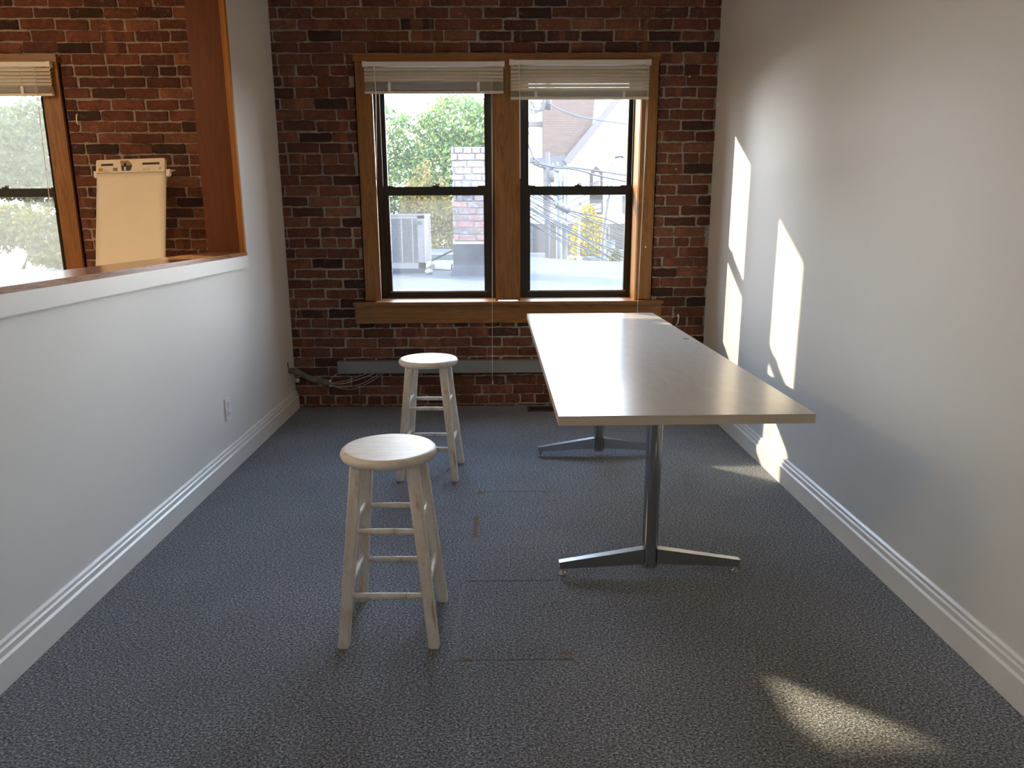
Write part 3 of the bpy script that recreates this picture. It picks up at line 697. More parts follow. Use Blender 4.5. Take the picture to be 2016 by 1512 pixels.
# ------------------------------------------------------------------ flip chart in the neighbouring room
TL, TR_, BL = Vector((-2.927, 5.60, 1.906)), Vector((-2.344, 5.40, 1.906)), Vector((-2.927, 5.40, 1.17))
ux = (TR_-TL); W = ux.length; ux.normalize(); uz = (TL-BL).normalized(); un = ux.cross(uz).normalized()   # un points away from camera
if un.y < 0: un = -un
F = Matrix.Identity(4)
for i in range(3): F[i][0] = ux[i]; F[i][1] = un[i]; F[i][2] = uz[i]; F[i][3] = TL[i]
def pl(bm): bm.transform(F); return bm
pad = thing('flip_chart_pad', 'cream paper flip chart pad with printed header, leaning on easel in the neighbouring room', 'flip chart', (TL+ux*W/2-uz*0.80))
HH = 0.098
def rrect(x0, x1, z0, z1, r, n=5, only_top=False):
    out = []
    for cx, cz, a0 in ((x1-r, z1-r, 0), (x0+r, z1-r, 90), (x0+r, z0+r, 180), (x1-r, z0+r, 270)):
        if only_top and a0 >= 180:
            out.append((x0 if a0 == 180 else x1, z0)); continue
        for i in range(n+1):
            a = math.radians(a0+90*i/n); out.append((cx+r*math.cos(a), cz+r*math.sin(a)))
    return out
def padprism(pts, y0, y1, m, name, par, bev=None):
    b = new(); prism(b, [(x, y0, z) for x, z in pts], (0, y1-y0, 0)); pl(b); return obj(name, b, m, par, bev=bev)
padprism(rrect(0, W, -0.80, 0, 0.02, only_top=True), 0.010, 0.014, M_card, 'backing_board', pad)
# paper block with slight waves
b = new(); nx, nz = 10, 18; g = []
for j in range(nz+1):
    row = []
    for i in range(nx+1):
        x = 0.002+(W-0.004)*i/nx; z = -HH+0.002-(0.79-HH)*j/nz
        row.append(b.verts.new((x, 0.0015+0.0035*math.sin(j*0.9+i*0.15)*(j/nz)*0.6+0.002*math.sin(i*0.9)*(j/nz), z)))
    g.append(row)
for j in range(nz):
    for i in range(nx): f = b.faces.new((g[j][i], g[j][i+1], g[j+1][i+1], g[j+1][i])); f.smooth = True
r = bmesh.ops.extrude_face_region(b, geom=list(b.faces))
for v in [v for v in r['geom'] if isinstance(v, bmesh.types.BMVert)]: v.co.y = 0.0098
pl(b); obj('paper_sheet', b, M_paper, pad)
# header card with two carrying slots, cut as real holes via strips
hb = new()
sl = [(0.045, 0.158), (W-0.198, W-0.045)]; zs0, zs1 = -0.045, -0.028
zz = [(-HH, zs0), (zs1, -0.001)]
def hx_box(x0, x1, z0, z1): box(hb, x0, x1, -0.004, 0.001, z0, z1)
hx_box(0, W, -HH, zs0); hx_box(0.014, W-0.014, zs1, 0); hx_box(0, 0.014, zs1, -0.014); hx_box(W-0.014, W, zs1, -0.014)
xs = [0, sl[0][0], sl[0][1], sl[1][0], sl[1][1], W]
for i in (0, 2, 4): hx_box(xs[i], xs[i+1], zs0, zs1)
for cx in (0.014, W-0.014):
    s = -1 if cx < W/2 else 1
    pts = [(cx, -0.004, -0.014)]+[(cx+s*0.014*math.cos(math.radians(a)), -0.004, -0.014+0.014*math.sin(math.radians(a))) for a in range(0, 91, 15)]
    prism(hb, pts, (0, 0.005, 0))
pl(hb); header = obj('header_card', hb, M_card, pad)
def flat(pts, m, nm, lift=0.0046, th=0.0006): return padprism(pts, -lift-th, -lift+0.0004, m, nm, header)
flat([(a, z) for a, z in ((0, -HH), (W, -HH), (W, -HH+0.003), (0, -HH+0.003))], M_pgrey, 'header_fold')
# slot backs: dark sheets painted in for the shade behind the slots
for a, c in sl: padprism([(a, zs0), (c, zs0), (c, zs1), (a, zs1)], 0.0014, 0.0016, M_pdark, 'slot_shadow', header)
# printed picture: hexagonal badge with a pen tip
hxm = W*0.445
flat([(hxm-0.055, -0.010), (hxm+0.022, -0.010), (hxm+0.056, -0.040), (hxm+0.056, -0.046), (hxm-0.044, -0.046)], M_brown, 'picture_top')
flat([(hxm-0.044, -0.046), (hxm+0.056, -0.046), (hxm+0.042, -0.083), (hxm-0.036, -0.083)], M_pdark, 'picture_base')
flat([(hxm-0.016, -0.030), (hxm-0.006, -0.026), (hxm+0.002, -0.030), (hxm+0.002, -0.058), (hxm-0.016, -0.058)], M_dark, 'picture_pen', 0.0054)
flat([(hxm-0.014, -0.056), (hxm+0.001, -0.056), (hxm+0.001, -0.081), (hxm-0.014, -0.081)], M_white, 'picture_tip', 0.0058)
# orange ribbon badge, caption lines, swatch
flat([(0.026, -0.066), (0.032, -0.060), (0.046, -0.055), (0.060, -0.060), (0.068, -0.066), (0.066, -0.076), (0.068, -0.090), (0.058, -0.086), (0.046, -0.084), (0.034, -0.088), (0.026, -0.091), (0.029, -0.078)], M_orange, 'ribbon_badge')
flat([(0.158, -0.060), (0.198, -0.060), (0.198, -0.084), (0.158, -0.084)], M_gold, 'sample_swatch')
for k in range(4): flat([(0.161, -0.064-k*0.005), (0.195, -0.064-k*0.005), (0.195, -0.0655-k*0.005), (0.161, -0.0655-k*0.005)], M_pdark, 'swatch_line', 0.0054)
def words(s, x, z, size, m, nm, sx=1.0):
    cu = bpy.data.curves.new(nm, 'FONT'); cu.body = s; cu.size = size; cu.extrude = 0.0002
    o = bpy.data.objects.new(nm, cu); C.objects.link(o); dg = bpy.context.evaluated_depsgraph_get()
    me = bpy.data.meshes.new_from_object(o.evaluated_get(dg)); bpy.data.objects.remove(o)
    b = new(); b.from_mesh(me); bpy.data.meshes.remove(me)
    b.transform(Matrix.Diagonal((sx, 1, 1, 1))); b.transform(Matrix.Rotation(PI/2, 4, 'X')); b.transform(Matrix.Translation((x, -0.0058, z))); pl(b); obj(nm, b, m, header)
words('Post-it', 0.028, -0.0755, 0.0135, M_pdark, 'badge_lettering', 0.85)
for k, (x0, L) in enumerate(((0.078, 0.022), (0.078, 0.052), (0.078, 0.064))):
    for i in range(max(1, int(L/0.014))):
        xa = x0+i*0.0135; flat([(xa, -0.068-k*0.009), (min(xa+0.0118, x0+L), -0.068-k*0.009), (min(xa+0.0118, x0+L), -0.0715-k*0.009), (xa, -0.0715-k*0.009)], M_pgrey, 'caption_line')
for k in range(3):
    for x0, L in ((W-0.195, 0.026), (W-0.160, 0.040-k*0.006)): flat([(x0, -0.068-k*0.0075), (x0+L, -0.068-k*0.0075), (x0+L, -0.070-k*0.0075), (x0, -0.070-k*0.0075)], M_pgrey, 'small_print')
words('3M', W-0.048, -0.080, 0.020, M_pdark, 'corner_lettering', 0.8)
# easel that carries it
ez = thing('easel', 'folding easel with white side clips holding the flip chart pad', 'easel', (TL.x+0.3, 5.55, 0))
def wl(x, y, z): return F @ Vector((x, y, z))
b = new(); p, q = wl(W/2, 0.035, 0.02), wl(W/2, 0.035, -1.9); q = p+(q-p)*((p.z-0.02)/(p.z-q.z)); tube(b, [p, q], 0.013, 10); obj('mast', b, M_arm, ez)
for s, xx in ((-1, 0.06), (1, W-0.06)):
    b = new(); p = wl(W/2+s*0.03, 0.035, -0.02); q = wl(xx+s*0.10, 0.035, -1.9); q = p+(q-p)*((p.z-0.012)/(p.z-q.z)); tube(b, [p, q], 0.011, 10); lg = obj('leg', b, M_arm, ez)
    b = new(); lathe(b, [(0.016, 0), (0.016, 0.012), (0.012, 0.03)], 10, (q.x, q.y, 0)); obj('rubber_foot', b, M_black, lg)
b = new(); p = wl(W/2, 0.05, -0.05); tube(b, [p, (p.x+0.02, 5.71, 0.9), (p.x+0.02, 5.70, 0.012)], 0.011, 10); obj('rear_leg', b, M_arm, ez)
b = new(); b2 = [(-0.006, -0.105), (W+0.006, -0.105), (W+0.006, -0.090), (-0.006, -0.090)]; prism(b, [(x, 0.016, z) for x, z in b2], (0, 0.012, 0)); pl(b); obj('crossbar', b, M_white, ez)
for s, x in ((-1, -0.004), (1, W+0.004)):
    b = new(); pts = [(x, -0.078), (x+s*0.030, -0.076), (x+s*0.028, -0.115), (x+s*0.012, -0.128), (x, -0.124)]
    prism(b, [(a, 0.006, z) for a, z in pts], (0, 0.020, 0)); pl(b); cl = obj('side_clip', b, M_white, ez, bev=0.002)
    if s > 0:
        b = new(); prism(b, [(x+0.030, 0.004, -0.080), (x+0.085, 0.004, -0.088), (x+0.034, 0.004, -0.098)], (0, 0.006, 0)); pl(b); obj('clip_lever', b, M_pgrey, cl)
b = new(); prism(b, [(x, 0.0, z) for x, z in ((-0.01, -0.802), (W+0.01, -0.802), (W+0.01, -0.817), (-0.01, -0.817))], (0, 0.03, 0)); pl(b); obj('pad_tray', b, M_white, ez)

# ------------------------------------------------------------------ outside
GZ = -1.9
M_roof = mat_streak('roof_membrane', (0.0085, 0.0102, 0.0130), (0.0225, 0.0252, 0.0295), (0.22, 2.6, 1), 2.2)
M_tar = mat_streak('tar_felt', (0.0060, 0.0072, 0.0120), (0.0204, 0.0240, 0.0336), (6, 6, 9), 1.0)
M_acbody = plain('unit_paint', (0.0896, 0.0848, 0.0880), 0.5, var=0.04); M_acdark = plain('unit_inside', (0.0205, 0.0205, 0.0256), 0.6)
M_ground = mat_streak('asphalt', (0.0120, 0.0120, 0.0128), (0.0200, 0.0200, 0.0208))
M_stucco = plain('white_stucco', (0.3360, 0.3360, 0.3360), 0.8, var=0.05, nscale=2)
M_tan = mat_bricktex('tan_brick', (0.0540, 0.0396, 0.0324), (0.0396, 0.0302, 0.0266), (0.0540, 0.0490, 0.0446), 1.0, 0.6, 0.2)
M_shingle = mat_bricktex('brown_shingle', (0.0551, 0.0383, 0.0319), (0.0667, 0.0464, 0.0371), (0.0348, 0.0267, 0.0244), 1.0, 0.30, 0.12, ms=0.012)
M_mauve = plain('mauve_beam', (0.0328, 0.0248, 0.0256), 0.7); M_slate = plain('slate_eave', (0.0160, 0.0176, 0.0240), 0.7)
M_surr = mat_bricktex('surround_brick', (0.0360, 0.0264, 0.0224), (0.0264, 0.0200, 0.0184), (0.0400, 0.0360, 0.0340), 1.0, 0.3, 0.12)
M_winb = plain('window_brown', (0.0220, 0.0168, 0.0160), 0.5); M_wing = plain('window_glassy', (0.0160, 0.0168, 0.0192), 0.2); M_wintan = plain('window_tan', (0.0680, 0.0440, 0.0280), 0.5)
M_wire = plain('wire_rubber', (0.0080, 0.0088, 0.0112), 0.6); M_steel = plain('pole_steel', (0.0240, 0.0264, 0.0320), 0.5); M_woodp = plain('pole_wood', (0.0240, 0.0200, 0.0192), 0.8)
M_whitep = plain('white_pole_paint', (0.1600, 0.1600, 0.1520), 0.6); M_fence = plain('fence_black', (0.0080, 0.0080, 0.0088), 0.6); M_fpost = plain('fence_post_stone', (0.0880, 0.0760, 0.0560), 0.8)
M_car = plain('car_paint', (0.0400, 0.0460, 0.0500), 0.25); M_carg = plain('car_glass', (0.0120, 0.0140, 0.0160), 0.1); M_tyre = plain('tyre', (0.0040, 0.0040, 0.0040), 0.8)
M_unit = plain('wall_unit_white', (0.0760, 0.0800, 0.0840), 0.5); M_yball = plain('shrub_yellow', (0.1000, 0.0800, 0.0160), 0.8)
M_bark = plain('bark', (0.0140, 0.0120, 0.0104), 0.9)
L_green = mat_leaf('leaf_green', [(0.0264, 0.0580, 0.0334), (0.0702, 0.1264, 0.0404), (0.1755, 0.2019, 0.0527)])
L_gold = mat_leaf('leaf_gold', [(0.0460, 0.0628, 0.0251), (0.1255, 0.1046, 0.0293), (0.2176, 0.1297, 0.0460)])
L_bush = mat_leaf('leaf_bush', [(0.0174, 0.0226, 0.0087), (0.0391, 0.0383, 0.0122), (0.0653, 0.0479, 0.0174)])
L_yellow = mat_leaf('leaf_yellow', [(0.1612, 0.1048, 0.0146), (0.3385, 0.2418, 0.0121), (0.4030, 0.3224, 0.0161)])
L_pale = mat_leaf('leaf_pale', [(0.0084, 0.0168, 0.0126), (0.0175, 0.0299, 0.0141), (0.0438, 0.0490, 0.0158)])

b = new(); dk = [(-18, 6.115), (7, 6.115), (7, 9.5), (2.13, 13.13), (1.35, 13.67), (0.75, 14.57), (0.2, 15.2), (-0.9, 18.7), (-18, 18.7)]
prism(b, [(x, y, 0.70) for x, y in dk], (0, 0, -0.35)); fr = thing('flat_roof', 'grey blue flat roof deck outside the windows', 'roof', (0, 12, 0.35))
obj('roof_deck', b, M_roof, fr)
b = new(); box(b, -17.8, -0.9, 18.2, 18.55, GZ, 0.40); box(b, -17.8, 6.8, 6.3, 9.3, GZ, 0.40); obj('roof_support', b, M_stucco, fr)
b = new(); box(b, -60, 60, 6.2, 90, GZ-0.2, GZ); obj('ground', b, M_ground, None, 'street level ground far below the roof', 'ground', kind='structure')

# condenser unit
x0, x1, y0, y1, z0, z1 = -2.00, -1.085, 10.75, 11.70, 0.762, 1.522
ac = thing('condenser_unit', 'pale louvred air conditioning condenser on the roof beside chimney', 'air conditioner', ((x0+x1)/2, (y0+y1)/2, 0.70))
b = new(); box(b, x0-0.04, x1+0.05, y0-0.05, y1+0.05, 0.70, 0.762); obj('base_slab', b, M_roof, ac, bev=0.01)
b = new()
box(b, x0+0.03, x1-0.03, y0+0.03, y1-0.03, z0+0.02, z1-0.02); obj('inner_coil', b, M_acdark, ac)
b = new()
for a, c in ((x0, y0), (x1-0.10, y0), (x0, y1-0.07), (x1-0.10, y1-0.07)): box(b, a, a+0.10, c, c+0.07, z0, z1)
box(b, x0, x1, y0, y1, z0, z0+0.085); box(b, x0, x1, y0, y1, z1-0.055, z1)
obj('cabinet', b, M_acbody, ac, bev=0.008)
b = new(); box(b, x0-0.008, x1+0.008, y0-0.008, y1+0.008, z1-0.012, z1+0.012); obj('lid', b, M_acbody, ac, bev=0.008)
b = new(); n = 40
for i in range(n):
    z = z0+0.095+(z1-z0-0.16)*i/(n-1); box(b, x0+0.09, x1-0.09, y0+0.004, y0+0.018, z-0.0032, z+0.0032)
obj('front_louvre', b, M_acbody, ac)
b = new()
for i in range(n):
    z = z0+0.095+(z1-z0-0.16)*i/(n-1); box(b, x1-0.02, x1-0.006, y0+0.06, y1-0.06, z-0.0032, z+0.0032)
obj('side_louvre', b, M_acbody, ac)
for x in (-1.72, -1.565, -1.413, -1.258):
    b = new(); box(b, x-0.010, x+0.010, y0, y0+0.02, z0+0.08, z1-0.05); obj('rib', b, M_acbody, ac)
b = new(); box(b, -1.240, -1.125, y0-0.006, y0+0.006, 1.385, 1.437); obj('badge_plate', b, M_acdark, ac, bev=0.003)

# chimney
ch = thing('chimney', 'old whitewashed brick chimney with black felt base on the roof', 'chimney', (-0.31, 10.5, 0.70))
cx0, cx1, cy0, cy1, ct = -0.635, 0.02, 10.2, 10.85, 2.405
r2 = random.Random(5); bm = new(); box(bm, cx0+0.008, cx1-0.008, cy0+0.008, cy1-0.008, 0.70, ct-0.01)
cp = dict(zref=ct-0.05, header=50, pz=0.088, px=0.235, joint=0.016, mi=1)
lay(bm, cx0, cx1, 1.12, ct-0.16, cy0+0.008, [], r2, **cp)
lay(bm, cx0-0.012, cx1+0.012, ct-0.18, ct, cy0-0.004, [], r2, **cp)
lay(bm, cy0, cy1, 1.12, ct, 0.0, [], r2, conv=lambda p: (cx0+0.008+p[1], p[0], p[2]), **cp)
lay(bm, cy0, cy1, 1.12, ct, 0.0, [], r2, conv=lambda p: (cx1-0.008-p[1], p[0], p[2]), **cp)
obj('brick_stack', bm, [M_oldmortar, M_oldbrick], ch)
b = new(); box(b, cx0-0.012, cx1+0.012, cy0-0.012, cy1+0.012, 0.70, 1.135); 
prism(b, [(cx0-0.012, cy0-0.012, 0.70), (cx0-0.012, cy0-0.012, 0.84), (cx0-0.05, cy0-0.10, 0.70)], (cx1-cx0+0.024, 0, 0))
obj('felt_base', b, M_tar, ch, bev=0.01)
b = new(); box(b, cx0-0.018, cx1+0.018, cy0-0.018, cy0-0.010, 1.128, 1.160); box(b, cx0-0.018, cx0-0.010, cy0-0.018, cy1+0.018, 1.128, 1.160)
bar = obj('flashing_bar', b, M_whitep, ch)
for x in (-0.59, -0.42, -0.22, -0.05):
    b = new(); tube(b, [(x, cy0-0.017, 1.145), (x, cy0-0.022, 1.145)], 0.007, 8); obj('screw_head', b, M_acdark, bar)
# pipe and kerb between the two
b = new(); tube(b, [(-1.06, 11.6, 0.83), (-0.66, 10.9, 1.03)], 0.016, 8); obj('conduit_pipe', b, M_steel, None, 'thin slanted pipe between roof condenser and chimney', 'pipe')
b = new(); tube(b, spline([Vector(p) for p in ((-1.00, 11.0, 0.73), (-0.85, 10.9, 0.73), (-0.72, 10.7, 0.74), (-0.70, 10.6, 0.78), (-0.69, 10.55, 0.84))], 6), 0.010, 8); obj('hose', b, M_wire, None, 'dark hose lying on the roof beside chimney base', 'hose')
bx('roof_kerb', (-1.9, 0.4, 14.0, 14.25, 0.70, 0.80), M_steel, None, bev=0.01, label='low grey kerb on the roof behind the condenser', cat='kerb')
b = new(); bmesh.ops.create_icosphere(b, subdivisions=2, radius=0.06)
for v in b.verts: v.co *= 1+0.35*mnoise.noise(v.co*9); v.co.z *= 0.7
b.transform(Matrix.Translation((-1.02, 10.45, 0.735))); obj('sandbag', b, M_acbody, None, 'small pale lump on the roof at the condenser corner', 'sandbag')

# trees
def leaves(bm, blobs, n, size, rg, droop=0.3, inner=0.35):
    tot = sum(r[0]*r[1]*r[2] for _, r in blobs)
    for c, r in blobs:
        c = Vector(c); k = int(n*r[0]*r[1]*r[2]/tot)
        for _ in range(k):
            d = Vector((rg.gauss(0, 1), rg.gauss(0, 1), rg.gauss(0, 1))).normalized(); s = inner+(1-inner)*rg.random()**0.5
            p = c+Vector((d.x*r[0], d.y*r[1], d.z*r[2]))*s
            if mnoise.noise(p*(1.3/max(0.6, r[0])))+0.5*mnoise.noise(p*3.1) < -0.30: continue
            L = size*rg.uniform(0.6, 1.35); w = L*rg.uniform(0.28, 0.42)
            a = Vector((rg.uniform(-1, 1), rg.uniform(-1, 1), rg.uniform(-1, 0.5)-droop)).normalized(); s_, u_ = frame_of(a)
            an = rg.uniform(0, 2*PI); sd = s_*math.cos(an)+u_*math.sin(an); nr = a.cross(sd)
            v = [bm.verts.new(q) for q in (p, p+a*L*0.45+sd*w+nr*0.1*L, p+a*L, p+a*L*0.45-sd*w+nr*0.1*L)]
            bm.faces.new((v[0], v[1], v[2])); bm.faces.new((v[0], v[2], v[3]))
def tree(name, label, cat, base, blobs, n, size, leaf, seed, trunk=0.12, droop=0.3, group=None, wide=None):
    rg = random.Random(seed); t = thing(name, label, cat, base, 0, group)
    b = new(); leaves(b, blobs, n, size, rg, droop)
    if wide: leaves(b, wide, 14000, 0.36, rg, droop)  # unseen extra crown, added to cut sky light on the right wall
    obj('foliage', b, leaf, t)
    cc = sum((Vector(c) for c, _ in blobs), Vector())/len(blobs)
    b = new(); tube(b, [base, (base[0]*0.5+cc.x*0.5+0.1, base[1]*0.5+cc.y*0.5, (base[2]+cc.z)/2), cc], [trunk, trunk*0.8, trunk*0.5], 8)
    for c, r in blobs:
        c = Vector(c); tube(b, [cc-Vector((0, 0, 0.3*r[2])), (cc+c)/2+Vector((0, 0, 0.1)), c+Vector((0, 0, 0.3*r[2]))], [trunk*0.45, trunk*0.3, trunk*0.12], 6)
    obj('trunk', b, M_bark, t); return t
def blob(px, py, Y, rpx, rpz, ry=None):
    p = at(px, py, Y); k = Y/FPX; return (tuple(p), (rpx*k, ry or rpx*k, rpz*k))
p = at(880, 470, 26); tree('leafy_tree', 'tall bright green leafy tree behind chimney, seen through left window', 'tree', (p.x, 26, GZ),
     [blob(900, 240, 26, 70, 50), blob(815, 275, 26.5, 55, 55), blob(885, 320, 26, 85, 60), blob(950, 250, 25.5, 60, 55), blob(800, 370, 26, 70, 60), blob(880, 400, 27, 90, 60), blob(965, 330, 26, 60, 70), blob(780, 235, 27, 22, 22), blob(765, 330, 26, 30, 50), blob(1000, 250, 26, 40, 50)],
     30000, 0.125, L_green, 3, 0.16, wide=[blob(640, 240, 25, 110, 120), blob(560, 140, 24.5, 120, 130), blob(690, 120, 26, 70, 90), blob(480, 260, 24, 110, 130), blob(460, 60, 25, 100, 110), blob(650, 390, 25, 110, 70)])  # wide blobs: unseen foliage added to dim the right wall
p = at(840, 495, 21.5); tree('autumn_tree', 'golden autumn tree rising behind the roof condenser', 'tree', (p.x, 21.5, GZ),
     [blob(832, 350, 21.5, 18, 45), blob(868, 385, 21.5, 18, 36), blob(812, 390, 21.5, 24, 40), blob(850, 425, 21.5, 46, 50), blob(880, 450, 21.5, 26, 48), blob(815, 440, 21.5, 32, 50), blob(868, 480, 21.2, 30, 26), blob(905, 470, 21.2, 24, 34)],
     11000, 0.08, L_gold, 4, 0.07)
p = at(40, 480, 15); tree('shady_tree', 'dense blue green tree filling the window of the neighbouring room', 'tree', (p.x, 15, GZ),
     [blob(20, 260, 15, 70, 60, 0.9), blob(70, 300, 15, 60, 60, 0.9), blob(-40, 300, 15, 70, 80, 0.9), blob(20, 340, 15, 75, 50, 0.9), blob(80, 230, 15.2, 36, 40, 0.8), blob(95, 365, 15, 45, 45, 0.8)],
     16000, 0.095, L_pale, 9, 0.10)
p = at(50, 560, 12); tree('golden_bush', 'pale golden bush low outside the window of the neighbouring room', 'bush', (p.x, 12, 0.70),
     [blob(20, 440, 12, 60, 40, 0.6), blob(80, 450, 12, 50, 45, 0.6), blob(-30, 450, 12, 55, 50, 0.6), blob(110, 500, 12, 40, 25, 0.5)],
     14000, 0.065, L_bush, 10, 0.03)
p = at(1158, 515, 33); tree('yellow_tree', 'bright yellow tree in front of the tan brick building', 'tree', (p.x, 33, GZ),
     [blob(1158, 425, 33, 15, 24), blob(1170, 448, 33, 20, 28), blob(1150, 455, 33, 22, 28), blob(1160, 480, 33, 28, 24), blob(1138, 478, 33, 14, 22), blob(1178, 475, 33, 12, 24), blob(1130, 462, 33, 6, 18)],
     5500, 0.16, L_yellow, 6, 0.07)
p = at(1213, 510, 25); tree('green_shrub', 'small green shrub at the lower right corner of the right window', 'shrub', (p.x, 25, GZ),
     [blob(1213, 502, 25, 10, 12), blob(1206, 508, 25, 9, 8)], 500, 0.10, L_gold, 8, 0.03)
for k, (px, py) in enumerate(((1124, 510), (1139, 511))):
    p = at(px, py, 30); b = new(); bmesh.ops.create_icosphere(b, subdivisions=2, radius=0.16)
    for v in b.verts: v.co *= 1+0.3*mnoise.noise(v.co*8+Vector((k*3, 0, 0)))
    b.transform(Matrix.Translation(p)); b2 = new()
    t = thing('potted_shrub', ('yellow round shrub left of the white flagpole foot', 'yellow round shrub at the white flagpole foot')[k], 'shrub', (p.x, p.y, GZ), 0, 'round yellow shrubs'); obj('foliage', b, M_yball, t)
    tube(b2, [(p.x, p.y, GZ), (p.x, p.y, p.z-0.1)], 0.05, 8); obj('stem', b2, M_bark, t)

# building across the street
BY = 42.0
bg = thing('building', 'white stucco building with tan brick base and dark slanted eave', 'building', (at(1130, 450, BY).x, BY, GZ))
def face(px, Y=BY): return [tuple(at(x, y, Y)) for x, y in px]
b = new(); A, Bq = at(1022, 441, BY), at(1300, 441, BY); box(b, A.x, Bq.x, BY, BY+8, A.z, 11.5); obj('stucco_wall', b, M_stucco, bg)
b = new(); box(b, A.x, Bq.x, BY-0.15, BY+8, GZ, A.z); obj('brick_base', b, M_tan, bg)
def slab(nm, px, m, Y, th): b = new(); prism(b, face(px, Y), (0, th, 0)); return obj(nm, b, m, bg)
slab('shingle_gable', [(1069, 180), (1174, 180), (1170, 205), (1166, 250), (1118, 312), (1110, 313), (1090, 317), (1069, 318)], M_shingle, BY-0.8, 0.8)
slab('slanted_beam', [(1213, 190), (1228, 190), (1119, 326), (1109, 315)], M_mauve, BY-1.2, 0.9)
slab('eave_board', [(1043, 310), (1069, 311), (1095, 308), (1113, 304), (1116, 322), (1098, 328), (1069, 322), (1043, 319)], M_slate, BY-1.1, 0.9)
slab('band_board', [(1030, 239), (1069, 239), (1069, 248), (1030, 248)], M_mauve, BY-0.2, 0.25)
for px, py0, py1, w in ((1077, 330, 424, 7), (1104, 345, 424, 6)):
    s = slab('window', [(px-w, py0), (px+w, py0), (px+w, py1), (px-w, py1)], M_winb, BY-0.15, 0.2)
    b = new(); prism(b, face([(px-w+2, py0+4), (px+w-2, py0+4), (px+w-2, py1-4), (px-w+2, py1-4)], BY-0.2), (0, 0.04, 0)); obj('pane', b, M_wing, s)
s = slab('arched_window', [(1162, 422), (1162, 340), (1166, 334), (1174, 327), (1182, 334), (1187, 340), (1187, 422)], M_surr, BY-0.2, 0.25)
b = new(); prism(b, face([(1167, 372), (1167, 346), (1171, 339), (1178, 339), (1182, 346), (1182, 372)], BY-0.26), (0, 0.05, 0)); obj('arch_panel', b, M_wintan, s)
b = new(); prism(b, face([(1169, 372), (1169, 362), (1172, 356), (1176, 355), (1180, 360), (1180, 372)], BY-0.30), (0, 0.05, 0)); obj('pane', b, M_winb, s)
b = new(); prism(b, face([(1165, 418), (1165, 400), (1184, 400), (1184, 418)], BY-0.26), (0, 0.05, 0)); obj('pane', b, M_wing, s)
slab('side_window', [(1226, 385), (1232, 385), (1232, 421), (1226, 421)], M_winb, BY-0.15, 0.2)
slab('dark_doorway', [(1043, 441), (1050, 445), (1050, 500), (1043, 500)], M_winb, BY-0.22, 0.1)
slab('dark_course', [(1072, 436), (1112, 438), (1112, 446), (1072, 444)], M_slate, BY-0.22, 0.1)
# wall mounted unit
p = at(1201, 481, BY-0.5); u = thing('wall_unit', 'white outdoor air unit with round fan on building wall', 'air conditioner', (p.x, BY-0.6, at(1201, 490, BY-0.5).z))
b = new(); prism(b, face([(1192, 473), (1211, 473), (1211, 490), (1192, 490)], BY-0.5), (0, 0.34, 0)); obj('casing', b, M_unit, u, bev=0.02)
c = at(1199, 480, BY-0.52); b = new(); tube(b, [c, c+Vector((0, -0.03, 0))], 0.17, 20); obj('fan_grille', b, M_steel, u)
c = at(1207, 477, BY-0.52); b = new(); tube(b, [c, c+Vector((0, -0.02, 0))], 0.04, 10); obj('badge_dot', b, M_steel, u)
b = new(); tube(b, [at(1199, 473, BY-0.4), at(1199, 448, BY-0.4)], 0.02, 6); obj('supply_pipe', b, M_whitep, u)
# pillar and low wall
b = new(); A, Bq = at(1184, 491, 34), at(1194, 491, 34); box(b, A.x, Bq.x, 34, 34.3, GZ, A.z); obj('gate_pillar', b, M_whitep, None, 'square white gate pillar right of the iron fence', 'pillar')
b = new(); A, Bq = at(1195, 492, 34.2), at(1260, 492, 34.2); box(b, A.x, Bq.x, 34.05, 34.25, GZ, A.z-0.05); box(b, A.x, Bq.x, 34.0, 34.3, A.z-0.05, A.z); obj('garden_wall', b, M_unit, None, 'low pale garden wall right of the white pillar', 'garden wall')
b = new(); A = at(1043, 503, 38); box(b, A.x-2, A.x+0.9, 38, 38.6, GZ, A.z+0.1); obj('roadside_block', b, M_unit, None, 'low pale block at the foot of the tan brick wall', 'block')
# fence
fn = thing('iron_fence', 'black iron picket fence below the yellow tree', 'fence', (at(1140, 510, 35).x, 35, GZ))
A, Bq = at(1099, 495, 35), at(1184, 495, 35); b = new(); n = 34
for i in range(n):
    x = A.x+(Bq.x-A.x)*i/(n-1); tube(b, [(x, 35, GZ), (x, 35, A.z+(0.09 if i % 2 else 0.02))], [0.012, 0.008], 5)
obj('picket_row', b, M_fence, fn)
for dz in (-0.05, -0.45):
    b = new(); box(b, A.x, Bq.x, 34.985, 35.015, A.z+dz-0.015, A.z+dz+0.015); obj('rail', b, M_fence, fn)
b = new(); p = at(1099, 492, 35); box(b, p.x-0.06, p.x+0.06, 34.94, 35.06, GZ, p.z); obj('end_post', b, M_fpost, fn)
